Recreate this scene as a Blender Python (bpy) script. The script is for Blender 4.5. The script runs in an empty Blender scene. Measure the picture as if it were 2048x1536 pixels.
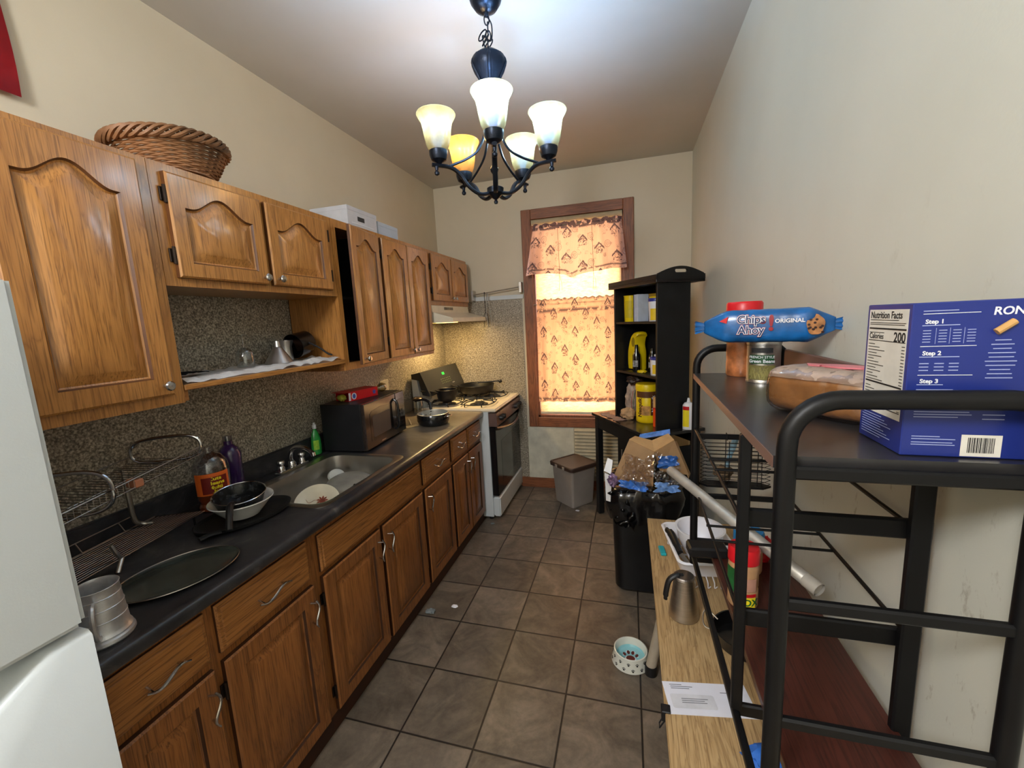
import bpy, bmesh, math, random
from mathutils import Vector, Matrix, noise as mnoise
random.seed(7)
PI = math.pi
SC = bpy.context.scene
COL = SC.collection

# ---------------------------------------------------------------- camera
F_PX, YAW, PITCH, ROLL = 828.52, -0.2784, 0.1513, -0.0496
cy, sy, cp, sp, cr, sr = math.cos(YAW), math.sin(YAW), math.cos(PITCH), math.sin(PITCH), math.cos(ROLL), math.sin(ROLL)
fw = Vector((sy*cp, cy*cp, -sp)); r0 = Vector((cy, -sy, 0)); u0 = r0.cross(fw)
rt = cr*r0 + sr*u0; up = -sr*r0 + cr*u0
cam = bpy.data.objects.new('camera', bpy.data.cameras.new('camera')); COL.objects.link(cam)
cam.data.sensor_width = 36.0; cam.data.lens = F_PX/2048*36.0; cam.data.clip_start = 0.02
cam.matrix_world = Matrix(((rt.x, up.x, -fw.x, 1.7975), (rt.y, up.y, -fw.y, 0.0), (rt.z, up.z, -fw.z, 1.6589), (0, 0, 0, 1)))
SC.camera = cam
# ---------------------------------------------------------------- colour management, world
SC.view_settings.view_transform = 'Standard'; SC.view_settings.look = 'None'
SC.view_settings.gamma = 1.0; SC.view_settings.exposure = 0.98; SC.view_settings.use_curve_mapping = False
SC.cycles.max_bounces = 8; SC.cycles.diffuse_bounces = 5; SC.cycles.glossy_bounces = 4
SC.cycles.transmission_bounces = 6; SC.cycles.transparent_max_bounces = 12
SC.cycles.sample_clamp_indirect = 4.0; SC.cycles.use_denoising = True
SC.cycles.caustics_reflective = False; SC.cycles.caustics_refractive = False
W = bpy.data.worlds.new('world'); SC.world = W; W.use_nodes = True
W.node_tree.nodes['Background'].inputs[0].default_value = (0.75, 0.85, 1.0, 1); W.node_tree.nodes['Background'].inputs[1].default_value = 1.5
def lamp(name, kind, loc, energy, col, size=.03, rot=None, **kw):
    d = bpy.data.lights.new(name, kind); d.energy = energy; d.color = col
    if kind == 'AREA':
        d.shape = 'RECTANGLE'; d.size = kw.get('sx', size); d.size_y = kw.get('sy', size)
        if 'spread' in kw: d.spread = kw['spread']
    else: d.shadow_soft_size = size
    o = bpy.data.objects.new(name, d); COL.objects.link(o); o.location = loc
    if rot: o.rotation_euler = rot
    return o
# daylight falling on the blind from outside the window (points into the room, -y)
lamp('daylight', 'AREA', (1.35, 4.35, 1.75), 47, (1.0, .86, .80), sx=1.3, sy=2.3, rot=(-PI/2, 0, 0))
# bulb under the range hood
lamp('hood_bulb', 'AREA', (.26, 3.40, 1.664), 4.5, (1.0, .70, .30), sx=.12, sy=.2, rot=(0, 0, 0))
# unseen fill lamp, added behind the camera to brighten the room
lamp('fill_lamp', 'POINT', (1.0, -1.0, 2.68), 84, (.95, .97, 1.0), size=.25)
# ---------------------------------------------------------------- helpers
def lin(c):
    if max(c) > 1.0: c = [v/255 for v in c]
    return tuple((v/12.92 if v <= .04045 else ((v+.055)/1.055)**2.4) for v in c[:3]) + (1.0,)
MT = {}
def nodes(name):
    m = bpy.data.materials.new(name); m.use_nodes = True; nt = m.node_tree
    return m, nt, nt.nodes['Principled BSDF']
def N(nt, t, **kw):
    n = nt.nodes.new(t)
    for k, v in kw.items():
        if isinstance(k, str) and hasattr(n, k): setattr(n, k, v)
    return n
def mth(nt, op, a, b=None, c=None):
    n = nt.nodes.new('ShaderNodeMath'); n.operation = op
    for i, v in enumerate((a, b, c)):
        if v is None: continue
        if isinstance(v, (int, float)): n.inputs[i].default_value = v
        else: nt.links.new(v, n.inputs[i])
    return n.outputs[0]
def ramp(nt, src, stops):
    n = nt.nodes.new('ShaderNodeValToRGB'); e = n.color_ramp.elements
    while len(e) < len(stops): e.new(.5)
    for i, (p, c) in enumerate(stops):
        e[i].position = p; e[i].color = c if len(c) == 4 else lin(c)
    nt.links.new(src, n.inputs[0]); return n.outputs[0]
def coords(nt, scale=(1, 1, 1), kind='Object'):
    tc = nt.nodes.new('ShaderNodeTexCoord'); mp = nt.nodes.new('ShaderNodeMapping')
    mp.inputs['Scale'].default_value = scale; nt.links.new(tc.outputs[kind], mp.inputs[0]); return mp.outputs[0]
def noise(nt, vec, scale, detail=4, rough=.55, dist=0):
    n = nt.nodes.new('ShaderNodeTexNoise'); n.inputs['Scale'].default_value = scale
    n.inputs['Detail'].default_value = detail; n.inputs['Roughness'].default_value = rough
    n.inputs['Distortion'].default_value = dist; nt.links.new(vec, n.inputs['Vector']); return n.outputs['Fac']
def mixc(nt, fac, a, b, mode='MIX'):
    n = nt.nodes.new('ShaderNodeMix'); n.data_type = 'RGBA'; n.blend_type = mode
    for s, v in ((0, fac), (6, a), (7, b)):
        if isinstance(v, (int, float)): n.inputs[s].default_value = v
        elif isinstance(v, tuple): n.inputs[s].default_value = v
        else: nt.links.new(v, n.inputs[s])
    return n.outputs[2]
def bump(nt, bs, h, strength, dist=.01):
    b = nt.nodes.new('ShaderNodeBump'); b.inputs['Strength'].default_value = strength
    b.inputs['Distance'].default_value = dist; nt.links.new(h, b.inputs['Height']); nt.links.new(b.outputs[0], bs.inputs['Normal'])
def mat(name, col, rough=.5, metal=0, var=.10, vs=14, bmp=0, bs_=60, coat=0, trans=0, ior=1.45, alpha=1, emit=0, ecol=None, spec=.5, sss=0, stretch=(1, 1, 1)):
    """plain procedural material: a base colour broken up by noise"""
    if name in MT: return MT[name]
    m, nt, b = nodes(name); c = lin(col)
    v = coords(nt, stretch); f = noise(nt, v, vs, 5)
    d = tuple(max(0, x*(1-var*1.6)) for x in c[:3]) + (1,); l = tuple(min(1, x*(1+var)) for x in c[:3]) + (1,)
    nt.links.new(ramp(nt, f, [(.3, d), (.7, l)]), b.inputs['Base Color'])
    rr = nt.nodes.new('ShaderNodeMapRange'); nt.links.new(f, rr.inputs[0])
    rr.inputs['To Min'].default_value = max(.02, rough-.06); rr.inputs['To Max'].default_value = min(1, rough+.06)
    nt.links.new(rr.outputs[0], b.inputs['Roughness'])
    b.inputs['Metallic'].default_value = metal; b.inputs['Coat Weight'].default_value = coat; b.inputs['Coat Roughness'].default_value = .15
    b.inputs['Transmission Weight'].default_value = trans; b.inputs['IOR'].default_value = ior; b.inputs['Alpha'].default_value = alpha
    b.inputs['Specular IOR Level'].default_value = spec
    if emit:
        b.inputs['Emission Color'].default_value = lin(ecol or col); b.inputs['Emission Strength'].default_value = emit
    if bmp: bump(nt, b, noise(nt, v, bs_, 4), bmp, .004)
    MT[name] = m; return m
def clear(name, col, tr=.85, rough=.1):
    """clear plastic or thin glass: transparent with a gloss"""
    if name in MT: return MT[name]
    m = bpy.data.materials.new(name); m.use_nodes = True; nt = m.node_tree; nt.nodes.remove(nt.nodes['Principled BSDF'])
    out = nt.nodes['Material Output']; t = nt.nodes.new('ShaderNodeBsdfTransparent'); t.inputs[0].default_value = lin(col)
    g = nt.nodes.new('ShaderNodeBsdfGlossy'); g.inputs['Roughness'].default_value = rough
    fr = nt.nodes.new('ShaderNodeLayerWeight'); fr.inputs[0].default_value = .35
    f = noise(nt, coords(nt), 20, 3); mx = nt.nodes.new('ShaderNodeMixShader')
    nt.links.new(mth(nt, 'ADD', mth(nt, 'MULTIPLY', fr.outputs['Facing'], 1-tr+.3), mth(nt, 'MULTIPLY', f, 1-tr)), mx.inputs[0])
    nt.links.new(t.outputs[0], mx.inputs[1]); nt.links.new(g.outputs[0], mx.inputs[2]); nt.links.new(mx.outputs[0], out.inputs[0])
    MT[name] = m; return m
def oak(name, dark, mid, light, grain='z', rough=.35, coat=.5):
    m, nt, b = nodes(name)
    st = {'z': (9, 9, .8), 'y': (9, .8, 9), 'x': (.8, 9, 9)}[grain]; st2 = {'z': (1, 1, .03), 'y': (1, .03, 1), 'x': (.03, 1, 1)}[grain]
    v = coords(nt, st); f1 = noise(nt, v, 1.3, 5, .6, .8)
    rings = mth(nt, 'FRACT', mth(nt, 'MULTIPLY', f1, 9.0)); f3 = noise(nt, coords(nt, st2), 260, 3)
    f2 = noise(nt, coords(nt, tuple(x*.25 for x in st)), 2.0, 3)
    base = ramp(nt, mth(nt, 'ADD', mth(nt, 'MULTIPLY', rings, .35), mth(nt, 'MULTIPLY', f2, .65)), [(.22, mid), (.55, light), (.78, mid)])
    pores = ramp(nt, f3, [(.36, (0, 0, 0, 1)), (.5, (1, 1, 1, 1))])
    c = mixc(nt, mth(nt, 'MULTIPLY', mth(nt, 'SUBTRACT', 1.0, pores), .55), base, lin(dark))
    edge = ramp(nt, rings, [(.0, (1, 1, 1, 1)), (.12, (0, 0, 0, 1)), (.9, (0, 0, 0, 1)), (1, (1, 1, 1, 1))])
    c = mixc(nt, mth(nt, 'MULTIPLY', edge, .30), c, lin(dark))
    nt.links.new(c, b.inputs['Base Color']); b.inputs['Roughness'].default_value = rough
    b.inputs['Coat Weight'].default_value = coat; b.inputs['Coat Roughness'].default_value = .18
    bump(nt, b, f3, .12, .002); MT[name] = m; return m

ROOTM = {}
def tag(o, label=None, cat=None, group=None, kind=None):
    if label: o['label'] = label
    if cat: o['category'] = cat
    if group: o['group'] = group
    if kind: o['kind'] = kind
    return o
def thing(name, label, cat, loc=(0, 0, 0), rz=0, group=None, rot=None):
    o = bpy.data.objects.new(name, None); COL.objects.link(o); o.empty_display_size = .05
    o.location = loc; o.rotation_euler = rot if rot else (0, 0, rz)
    ROOTM[o.name] = Matrix.Translation(loc) @ o.rotation_euler.to_matrix().to_4x4()
    return tag(o, label, cat, group)
def root_of(o):
    while o.parent: o = o.parent
    return o
def obj(name, bm, m, parent=None, smooth=True, w=True, label=None, kind=None, ang=35, weld=False):
    """link a bmesh as one mesh object; w=True means its vertices are in world coordinates"""
    if weld: bmesh.ops.remove_doubles(bm, verts=bm.verts, dist=1e-5)
    me = bpy.data.meshes.new(name)
    if parent and w: bmesh.ops.transform(bm, matrix=ROOTM[root_of(parent).name].inverted(), verts=bm.verts)
    bmesh.ops.recalc_face_normals(bm, faces=bm.faces)
    bm.to_mesh(me); bm.free()
    for mm in (m if isinstance(m, (list, tuple)) else [m]): me.materials.append(mm)
    if smooth:
        me.polygons.foreach_set('use_smooth', [True]*len(me.polygons)); me.set_sharp_from_angle(angle=math.radians(ang))
    o = bpy.data.objects.new(name, me); COL.objects.link(o)
    if parent: o.parent = parent
    else: ROOTM[o.name] = Matrix()
    return tag(o, label, kind=kind)
def single(name, bm, m, label, cat, loc, group=None, **kw):
    """a thing that is one mesh, origin at its base"""
    bmesh.ops.translate(bm, vec=-Vector(loc), verts=bm.verts)
    o = obj(name, bm, m, **kw); o.location = loc; ROOTM[o.name] = Matrix.Translation(loc); return tag(o, label, cat, group)
def NB(): return bmesh.new()
def box(bm, x0, x1, y0, y1, z0, z1, bev=0, mi=0, M=None, seg=1):
    c = Matrix.Translation(((x0+x1)/2, (y0+y1)/2, (z0+z1)/2)) @ Matrix.Diagonal((abs(x1-x0), abs(y1-y0), abs(z1-z0), 1))
    r = bmesh.ops.create_cube(bm, size=1, matrix=c); vs = r['verts']
    fs = set(f for v in vs for f in v.link_faces)
    if bev:
        es = list(set(e for v in vs for e in v.link_edges))
        r = bmesh.ops.bevel(bm, geom=es, offset=bev, segments=seg, affect='EDGES', clamp_overlap=True)
        fs = set(r['faces']) | set(f for f in fs if f.is_valid); vs = list(set(v for f in fs for v in f.verts))
    for f in fs: f.material_index = mi
    if M is not None: bmesh.ops.transform(bm, matrix=M, verts=vs)
    return vs
def loft(bm, loops, cap0=True, cap1=True, mi=0, closed=True):
    L = [[bm.verts.new(p) for p in lp] for lp in loops]; n = len(L[0]); fs = []
    for a, b in zip(L, L[1:]):
        for i in range(n if closed else n-1):
            j = (i+1) % n
            fs.append(bm.faces.new((a[i], a[j], b[j], b[i])))
    if cap0: fs.append(bm.faces.new(list(reversed(L[0]))))
    if cap1: fs.append(bm.faces.new(L[-1]))
    for f in fs: f.material_index = mi
    return [v for l in L for v in l]
def frame_of(d):
    d = Vector(d).normalized(); a = Vector((0, 0, 1)) if abs(d.z) < .9 else Vector((1, 0, 0))
    u = d.cross(a).normalized(); return u, d.cross(u).normalized()
def cyl(bm, p0, p1, r0, r1=None, seg=20, mi=0, cap=True):
    p0, p1 = Vector(p0), Vector(p1); u, v = frame_of(p1-p0); r1 = r0 if r1 is None else r1
    return loft(bm, [[p+r*(math.cos(2*PI*i/seg)*u+math.sin(2*PI*i/seg)*v) for i in range(seg)] for p, r in ((p0, r0), (p1, r1))], cap, cap, mi)
def lathe(bm, c, prof, seg=32, axis=(0, 0, 1), mi=0, cap0=False, cap1=False, sx=1, sy=1, rf=None):
    """revolve (radius, height) pairs about an axis through c"""
    c = Vector(c); d = Vector(axis).normalized()
    if abs(d.z) > .999: u, v = Vector((1, 0, 0)), Vector((0, 1, 0))*(1 if d.z > 0 else -1)
    else: u, v = frame_of(d); v = -v
    loops = []
    for r, h in prof:
        loops.append([c+h*d+max(r, 1e-4)*(rf(2*PI*i/seg, h) if rf else 1)*(sx*math.cos(2*PI*i/seg)*u+sy*math.sin(2*PI*i/seg)*v) for i in range(seg)])
    return loft(bm, loops, cap0, cap1, mi)
def tube(bm, pts, r, seg=8, closed=False, mi=0, cap=True, flat=1):
    pts = [Vector(p) for p in pts]; n = len(pts); loops = []; pu = None
    for i in range(n):
        a = pts[(i-1) % n] if (closed or i) else pts[0]; b = pts[(i+1) % n] if (closed or i < n-1) else pts[-1]
        d = (b-a).normalized()
        if pu is None: u, v = frame_of(d)
        else:
            u = (pu-d*pu.dot(d)).normalized(); v = d.cross(u).normalized()
        pu = u; rr = r[i] if isinstance(r, (list, tuple)) else r
        loops.append([pts[i]+rr*(math.cos(2*PI*k/seg)*u+flat*math.sin(2*PI*k/seg)*v) for k in range(seg)])
    if closed: loops.append(loops[0]); return loft(bm, loops, False, False, mi)
    return loft(bm, loops, cap, cap, mi)
def bez(pts, n=8):
    """smooth (Catmull-Rom) curve through points"""
    P = [Vector(p) for p in pts]; P = [2*P[0]-P[1]]+P+[2*P[-1]-P[-2]]; out = []
    for i in range(1, len(P)-2):
        for k in range(n):
            t = k/n; a, b, c, d = P[i-1:i+3]
            out.append(.5*((2*b)+(c-a)*t+(2*a-5*b+4*c-d)*t*t+(3*b-a-3*c+d)*t**3))
    return out+[P[-2]]
def prism(bm, pts, f0, f1, mi=0):
    """extrude a 2D outline: f0/f1 map (u, v) to the two faces"""
    return loft(bm, [[f0(*p) for p in pts], [f1(*p) for p in pts]], True, True, mi)
def rrect(cx, cy_, hx, hy, r, n=5):
    out = []
    for k, (sx_, sy_) in enumerate(((1, 1), (-1, 1), (-1, -1), (1, -1))):
        for i in range(n+1):
            a = PI/2*(k+i/n); out.append((cx+sx_*(hx-r)+r*math.cos(a), cy_+sy_*(hy-r)+r*math.sin(a)))
    return out
def blob(bm, c, r, sub=3, amp=.15, fr=6, sc=(1, 1, 1), seed=0, mi=0):
    """crumpled lump"""
    vs = bmesh.ops.create_icosphere(bm, subdivisions=sub, radius=1)['verts']; c = Vector(c)
    for v in vs:
        d = v.co.normalized(); k = 1+amp*mnoise.noise(d*fr*.5+Vector((seed, 0, 0)))+amp*.6*abs(mnoise.noise(d*fr*1.3+Vector((0, seed, 0))))
        v.co = c+Vector((d.x*sc[0], d.y*sc[1], d.z*sc[2]))*r*k
    for v in vs:
        for f in v.link_faces: f.material_index = mi
    return vs
def text(s, size, m, parent, M, ext=.0004, align='CENTER', name='lettering', warp=None, bold=0, shear=0, sx=1.0, w=True):
    """letters as a thin mesh; M places the XY plane of the text; warp bends it first"""
    cu = bpy.data.curves.new(name, 'FONT'); cu.body = s; cu.size = size; cu.extrude = ext; cu.align_x = align; cu.align_y = 'CENTER'
    cu.offset = bold; cu.shear = shear; cu.resolution_u = 3
    t = bpy.data.objects.new(name, cu); COL.objects.link(t); bpy.context.view_layer.update()
    me = bpy.data.meshes.new_from_object(t.evaluated_get(bpy.context.evaluated_depsgraph_get())); COL.objects.unlink(t)
    bpy.data.objects.remove(t); me.materials.clear()
    bm = NB(); bm.from_mesh(me); bpy.data.meshes.remove(me)
    for f in bm.faces: f.material_index = 0
    for v in bm.verts: v.co.x *= sx
    if warp:
        for v in bm.verts: v.co = warp(v.co)
    bmesh.ops.transform(bm, matrix=M, verts=bm.verts)
    return obj(name, bm, m, parent, smooth=False, w=w)
def plane_M(o, xdir, ydir):
    x = Vector(xdir).normalized(); z = x.cross(Vector(ydir)).normalized(); y = z.cross(x)
    return Matrix(((x.x, y.x, z.x, o[0]), (x.y, y.y, z.y, o[1]), (x.z, y.z, z.z, o[2]), (0, 0, 0, 1)))
def cylwarp(R, c, a0, h=0):
    """wrap text round a vertical cylinder of radius R centred at c, facing angle a0"""
    def f(p):
        a = a0+p.x/R; rr = R+.0006+p.z
        return Vector((c[0]+rr*math.cos(a), c[1]+rr*math.sin(a), c[2]+p.y+h))
    return f
def crumple(bm, o, ux, vx, nu=44, nv=36, amp=.012, fr=28, seed=0, edge=.15):
    """crumpled sheet from corner o spanned by ux, vx"""
    o, ux, vx = Vector(o), Vector(ux), Vector(vx); nn = ux.cross(vx).normalized(); L = []
    for j in range(nv+1):
        row = []
        for i in range(nu+1):
            s, t = i/nu, j/nv; e = edge*mnoise.noise(Vector((math.atan2(t-.5, s-.5)*1.6, seed, 4)))
            q = o+ux*(.5+(s-.5)*(1+e))+vx*(.5+(t-.5)*(1+e)); c = q*fr+Vector((seed, seed*.7, 0))
            row.append(q+nn*amp*(1-abs(mnoise.noise(c))*3.2+.7*mnoise.noise(c*2.3)))
        L.append(row)
    return loft(bm, L, False, False, closed=False)
def strip(bm, cx, cz, w_, h_, place, t=.0004, mi=0):
    """small flat bar in a label plane; place maps (u, v, n) to world"""
    return loft(bm, [[place(cx+a*w_/2, cz+b*h_/2, n) for a, b in ((-1, -1), (1, -1), (1, 1), (-1, 1))] for n in (0, t)])

# ---------------------------------------------------------------- materials
OAKV = oak('oak_golden_upright', (92, 54, 22), (158, 104, 50), (182, 126, 64))
OAKH = oak('oak_golden_level', (92, 54, 22), (158, 104, 50), (182, 126, 64), 'y')
BOKV = oak('oak_brown_upright', (62, 34, 16), (132, 80, 38), (154, 98, 50), rough=.42, coat=.15)
BOKH = oak('oak_brown_level', (62, 34, 16), (142, 90, 42), (166, 110, 56), 'y', rough=.42, coat=.15)
GRVU = mat('oak_groove_dark', (92, 54, 24), .5, var=.2)
GRVL = mat('oak_groove_brown', (62, 34, 16), .5, var=.2)
CASX = oak('casing_wood_level', (58, 30, 16), (122, 70, 42), (146, 88, 54), 'x', rough=.5, coat=.1)
CASZ = oak('casing_wood_upright', (58, 30, 16), (122, 70, 42), (146, 88, 54), 'z', rough=.5, coat=.1)
DARKIN = mat('painted_inside_shade', (14, 13, 13), .8)
WHITE = mat('white_enamel', (204, 210, 213), .3, var=.008, bmp=.05, bs_=300)
WHITEP = mat('white_plastic', (236, 236, 238), .35, var=.03)
CREAM = mat('hood_enamel', (214, 206, 184), .35, var=.05)
BLACKG = mat('black_gloss', (18, 18, 20), .16, var=.1, coat=.3)
BLACKM = mat('black_metal', (11, 11, 13), .45, var=.15, spec=.35)
BLACKP = mat('black_plastic', (22, 22, 24), .42, var=.15)
BLACKW = mat('black_painted_wood', (20, 20, 22), .42, var=.2, bmp=.1, bs_=80)
IRON = mat('cast_iron', (24, 24, 25), .6, var=.25, bmp=.3, bs_=200)
CHROME = mat('chrome', (205, 205, 208), .14, 1.0, var=.03)
STEEL = mat('brushed_steel', (186, 180, 172), .36, 1.0, var=.08, stretch=(1, 1, 20))
WIRE = mat('steel_wire', (156, 148, 142), .3, 1.0, var=.08)
ALU = mat('brushed_aluminium', (206, 204, 200), .34, 1.0, var=.06)
PEWTER = mat('pewter', (206, 208, 212), .42, .8, var=.12, vs=30, bmp=.15, bs_=90)
INK = mat('ink_black', (22, 22, 24), .6)
INKW = mat('ink_white', (222, 224, 232), .6, var=.02)
# ================================================================ THE SETTING
WX, DY, HZ = 2.306, 3.872, 2.943
def paint(name, c1, c2, dirt=0, hi=None):
    m, nt, b = nodes(name); v = coords(nt)
    f = noise(nt, v, 1.6, 6, .6); c = ramp(nt, f, [(.3, c1), (.7, c2)])
    if dirt:
        g = noise(nt, coords(nt, (3, 3, 1.2)), 9, 6, .7); k = ramp(nt, g, [(.60, (0, 0, 0, 1)), (.74, (1, 1, 1, 1))])
        sep = nt.nodes.new('ShaderNodeSeparateXYZ'); nt.links.new(coords(nt), sep.inputs[0])
        low = nt.nodes.new('ShaderNodeMapRange'); nt.links.new(sep.outputs[2], low.inputs[0])
        low.inputs['From Min'].default_value = 1.9; low.inputs['From Max'].default_value = 1.3
        c = mixc(nt, mth(nt, 'MULTIPLY', mth(nt, 'MULTIPLY', k, low.outputs[0]), dirt), c, lin((120, 104, 82)))
    nt.links.new(c, b.inputs['Base Color']); b.inputs['Roughness'].default_value = .5
    bump(nt, b, noise(nt, v, 140, 3), .06, .003); return m
WALLM = paint('cream_wall_paint', (200, 188, 164), (208, 197, 174), .0)
WALLR = paint('cream_wall_paint_marked', (196, 196, 184), (204, 204, 193), .75)
CEILM = paint('ceiling_paint', (190, 186, 178), (198, 194, 188))
def floor_mat():
    m, nt, b = nodes('slate_look_tile'); v = coords(nt); sep = nt.nodes.new('ShaderNodeSeparateXYZ'); nt.links.new(v, sep.inputs[0])
    u = mth(nt, 'DIVIDE', mth(nt, 'SUBTRACT', sep.outputs[0], .876-3.214), .3214)
    w = mth(nt, 'DIVIDE', mth(nt, 'SUBTRACT', sep.outputs[1], 1.605-9.711), .3237)
    fu, fv = mth(nt, 'FRACT', u), mth(nt, 'FRACT', w)
    du = mth(nt, 'MINIMUM', fu, mth(nt, 'SUBTRACT', 1.0, fu)); dv = mth(nt, 'MINIMUM', fv, mth(nt, 'SUBTRACT', 1.0, fv))
    d = mth(nt, 'MINIMUM', du, dv); g = ramp(nt, d, [(.008, (0, 0, 0, 1)), (.016, (1, 1, 1, 1))])
    cmb = nt.nodes.new('ShaderNodeCombineXYZ'); nt.links.new(mth(nt, 'FLOOR', u), cmb.inputs[0]); nt.links.new(mth(nt, 'FLOOR', w), cmb.inputs[1])
    wn = nt.nodes.new('ShaderNodeTexWhiteNoise'); nt.links.new(cmb.outputs[0], wn.inputs[0])
    add = nt.nodes.new('ShaderNodeVectorMath'); add.operation = 'MULTIPLY_ADD'; nt.links.new(wn.outputs['Color'], add.inputs[0])
    add.inputs[1].default_value = (7, 7, 7); nt.links.new(v, add.inputs[2])
    f1 = noise(nt, add.outputs[0], 5, 8, .62, 1.4); f2 = noise(nt, add.outputs[0], 40, 5, .7)
    c = ramp(nt, mth(nt, 'ADD', mth(nt, 'MULTIPLY', f1, .75), mth(nt, 'MULTIPLY', f2, .25)), [(.32, (76, 68, 59)), (.5, (106, 96, 84)), (.68, (134, 121, 106))])
    hs = nt.nodes.new('ShaderNodeHueSaturation'); nt.links.new(c, hs.inputs['Color'])
    vr = nt.nodes.new('ShaderNodeMapRange'); nt.links.new(wn.outputs['Value'], vr.inputs[0]); vr.inputs['To Min'].default_value = .82; vr.inputs['To Max'].default_value = 1.2
    nt.links.new(vr.outputs[0], hs.inputs['Value'])
    nt.links.new(mixc(nt, g, lin((34, 28, 24)), hs.outputs[0]), b.inputs['Base Color'])
    b.inputs['Roughness'].default_value = .42
    h = mth(nt, 'ADD', mth(nt, 'MULTIPLY', g, .6), mth(nt, 'MULTIPLY', f1, 1.0)); bump(nt, b, h, .35, .006); return m
def granite():
    m, nt, b = nodes('speckled_granite_laminate'); v = coords(nt)
    f = noise(nt, v, 120, 3, .7); g = noise(nt, v, 9, 4)
    vo = nt.nodes.new('ShaderNodeTexVoronoi'); vo.inputs['Scale'].default_value = 170; nt.links.new(v, vo.inputs['Vector'])
    c = ramp(nt, f, [(.36, (84, 78, 70)), (.46, (140, 131, 117)), (.56, (184, 174, 156)), (.68, (226, 218, 200))])
    k = ramp(nt, vo.outputs['Color'], [(.25, (0, 0, 0, 1)), (.3, (1, 1, 1, 1))])
    c = mixc(nt, mth(nt, 'MULTIPLY', mth(nt, 'SUBTRACT', 1.0, k), .5), c, lin((60, 54, 48)))
    c = mixc(nt, mth(nt, 'MULTIPLY', g, .3), c, lin((120, 112, 96)))
    nt.links.new(c, b.inputs['Base Color']); b.inputs['Roughness'].default_value = .3; return m
GRAN = granite()
def laminate():
    m, nt, b = nodes('charcoal_laminate'); v = coords(nt)
    f = noise(nt, v, 7, 8, .7, 1.0); g = noise(nt, v, 2.2, 4)
    c = ramp(nt, f, [(.35, (34, 34, 38)), (.55, (54, 53, 56)), (.72, (96, 92, 88))])
    # the end by the stove is worn and stained lighter
    sep = nt.nodes.new('ShaderNodeSeparateXYZ'); nt.links.new(v, sep.inputs[0]); mr = nt.nodes.new('ShaderNodeMapRange')
    nt.links.new(mth(nt, 'ADD', sep.outputs[1], mth(nt, 'MULTIPLY', g, .6)), mr.inputs[0]); mr.inputs['From Min'].default_value = 2.0; mr.inputs['From Max'].default_value = 2.45
    c = mixc(nt, mth(nt, 'MULTIPLY', mr.outputs[0], mth(nt, 'ADD', .45, mth(nt, 'MULTIPLY', f, .8))), c, lin((136, 124, 106)))
    nt.links.new(c, b.inputs['Base Color']); b.inputs['Roughness'].default_value = .3; return m
LAM = laminate()
def struct(name, bm, m, **kw): return obj(name, bm, m, kind='structure', **kw)
def slab(name, m, *a, **kw):
    bm = NB(); box(bm, *a); return struct(name, bm, m, smooth=False, **kw)
Y0 = -2.2
slab('floor', floor_mat(), -.1, WX+.1, Y0-.1, DY+.2, -.1, 0)
slab('ceiling', CEILM, -.1, WX+.1, Y0-.1, DY+.2, HZ, HZ+.1)
slab('wall_left', WALLM, -.1, 0, Y0-.1, DY+.2, 0, HZ)
slab('wall_right', WALLR, WX, WX+.1, Y0-.1, DY+.2, 0, HZ)
slab('wall_front', WALLM, 0, WX, Y0-.1, Y0, 0, HZ)
OX0, OX1, OZ0, OZ1 = .945, 1.757, .715, 2.555      # window opening
bm = NB()
for a in ((0, OX0, 0, HZ), (OX1, WX, 0, HZ), (OX0, OX1, 0, OZ0), (OX0, OX1, OZ1, HZ)): box(bm, a[0], a[1], DY, DY+.2, a[2], a[3])
struct('wall_back', bm, WALLM, smooth=False)
# speckled panels on the left and back walls
slab('trim_1', GRAN, .0, .006, .45, DY-.006, .9, 1.86, label='grey speckled laminate panel on the left wall above the worktop')
slab('trim_2', GRAN, .0, .83, DY-.006, DY, .10, 1.86, label='grey speckled laminate panel on the window wall behind the stove')
slab('trim_3', WHITE, .33, .845, DY-.014, DY, 1.862, 1.90, label='white strip along the top of the speckled panel')
slab('baseboard_back', CASX, .75, WX, DY-.018, DY, 0, .10)
slab('baseboard_right', CASX, WX-.016, WX, Y0, DY-.02, 0, .10)
slab('trim_4', mat('old_white_board', (206, 202, 184), .5, var=.14, vs=7), .835, 1.285, DY-.012, DY, .10, .62, label='off-white scuffed board below the window')
# window
win = thing('window_1', None, None, (1.35, DY, 0)); win['kind'] = 'structure'; win['label'] = 'brown wood-cased window'; del win['label']
bm = NB(); cw = .09
box(bm, .856, OX0, DY-.022, DY, .623, OZ1+cw, .004); box(bm, OX1, 1.847, DY-.022, DY, .623, OZ1+cw, .004); obj('casing', bm, CASZ, win)
bm = NB(); box(bm, OX0, OX1, DY-.0221, DY, OZ1, OZ1+cw, .004); box(bm, OX0, OX1, DY-.0221, DY, .623, OZ0, .004); obj('casing', bm, CASX, win)
bm = NB()
box(bm, OX0, OX0+.02, DY, DY+.14, OZ0, OZ1); box(bm, OX1-.02, OX1, DY, DY+.14, OZ0, OZ1)
box(bm, OX0, OX1, DY, DY+.14, OZ1-.02, OZ1); box(bm, OX0, OX1, DY-.0, DY+.14, OZ0, OZ0+.025, .003); obj('jamb', bm, CASZ, win)
SASH = mat('cream_sash_paint', (214, 206, 186), .45, var=.05)
bm = NB()
for z0, z1, yy in ((OZ0+.025, 1.66, .075), (1.63, OZ1-.02, .105)):
    box(bm, OX0+.02, OX0+.06, DY+yy, DY+yy+.028, z0, z1); box(bm, OX1-.06, OX1-.02, DY+yy, DY+yy+.028, z0, z1)
    box(bm, OX0+.06, OX1-.06, DY+yy, DY+yy+.028, z0, z0+.05); box(bm, OX0+.06, OX1-.06, DY+yy, DY+yy+.028, z1-.04, z1)
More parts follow.
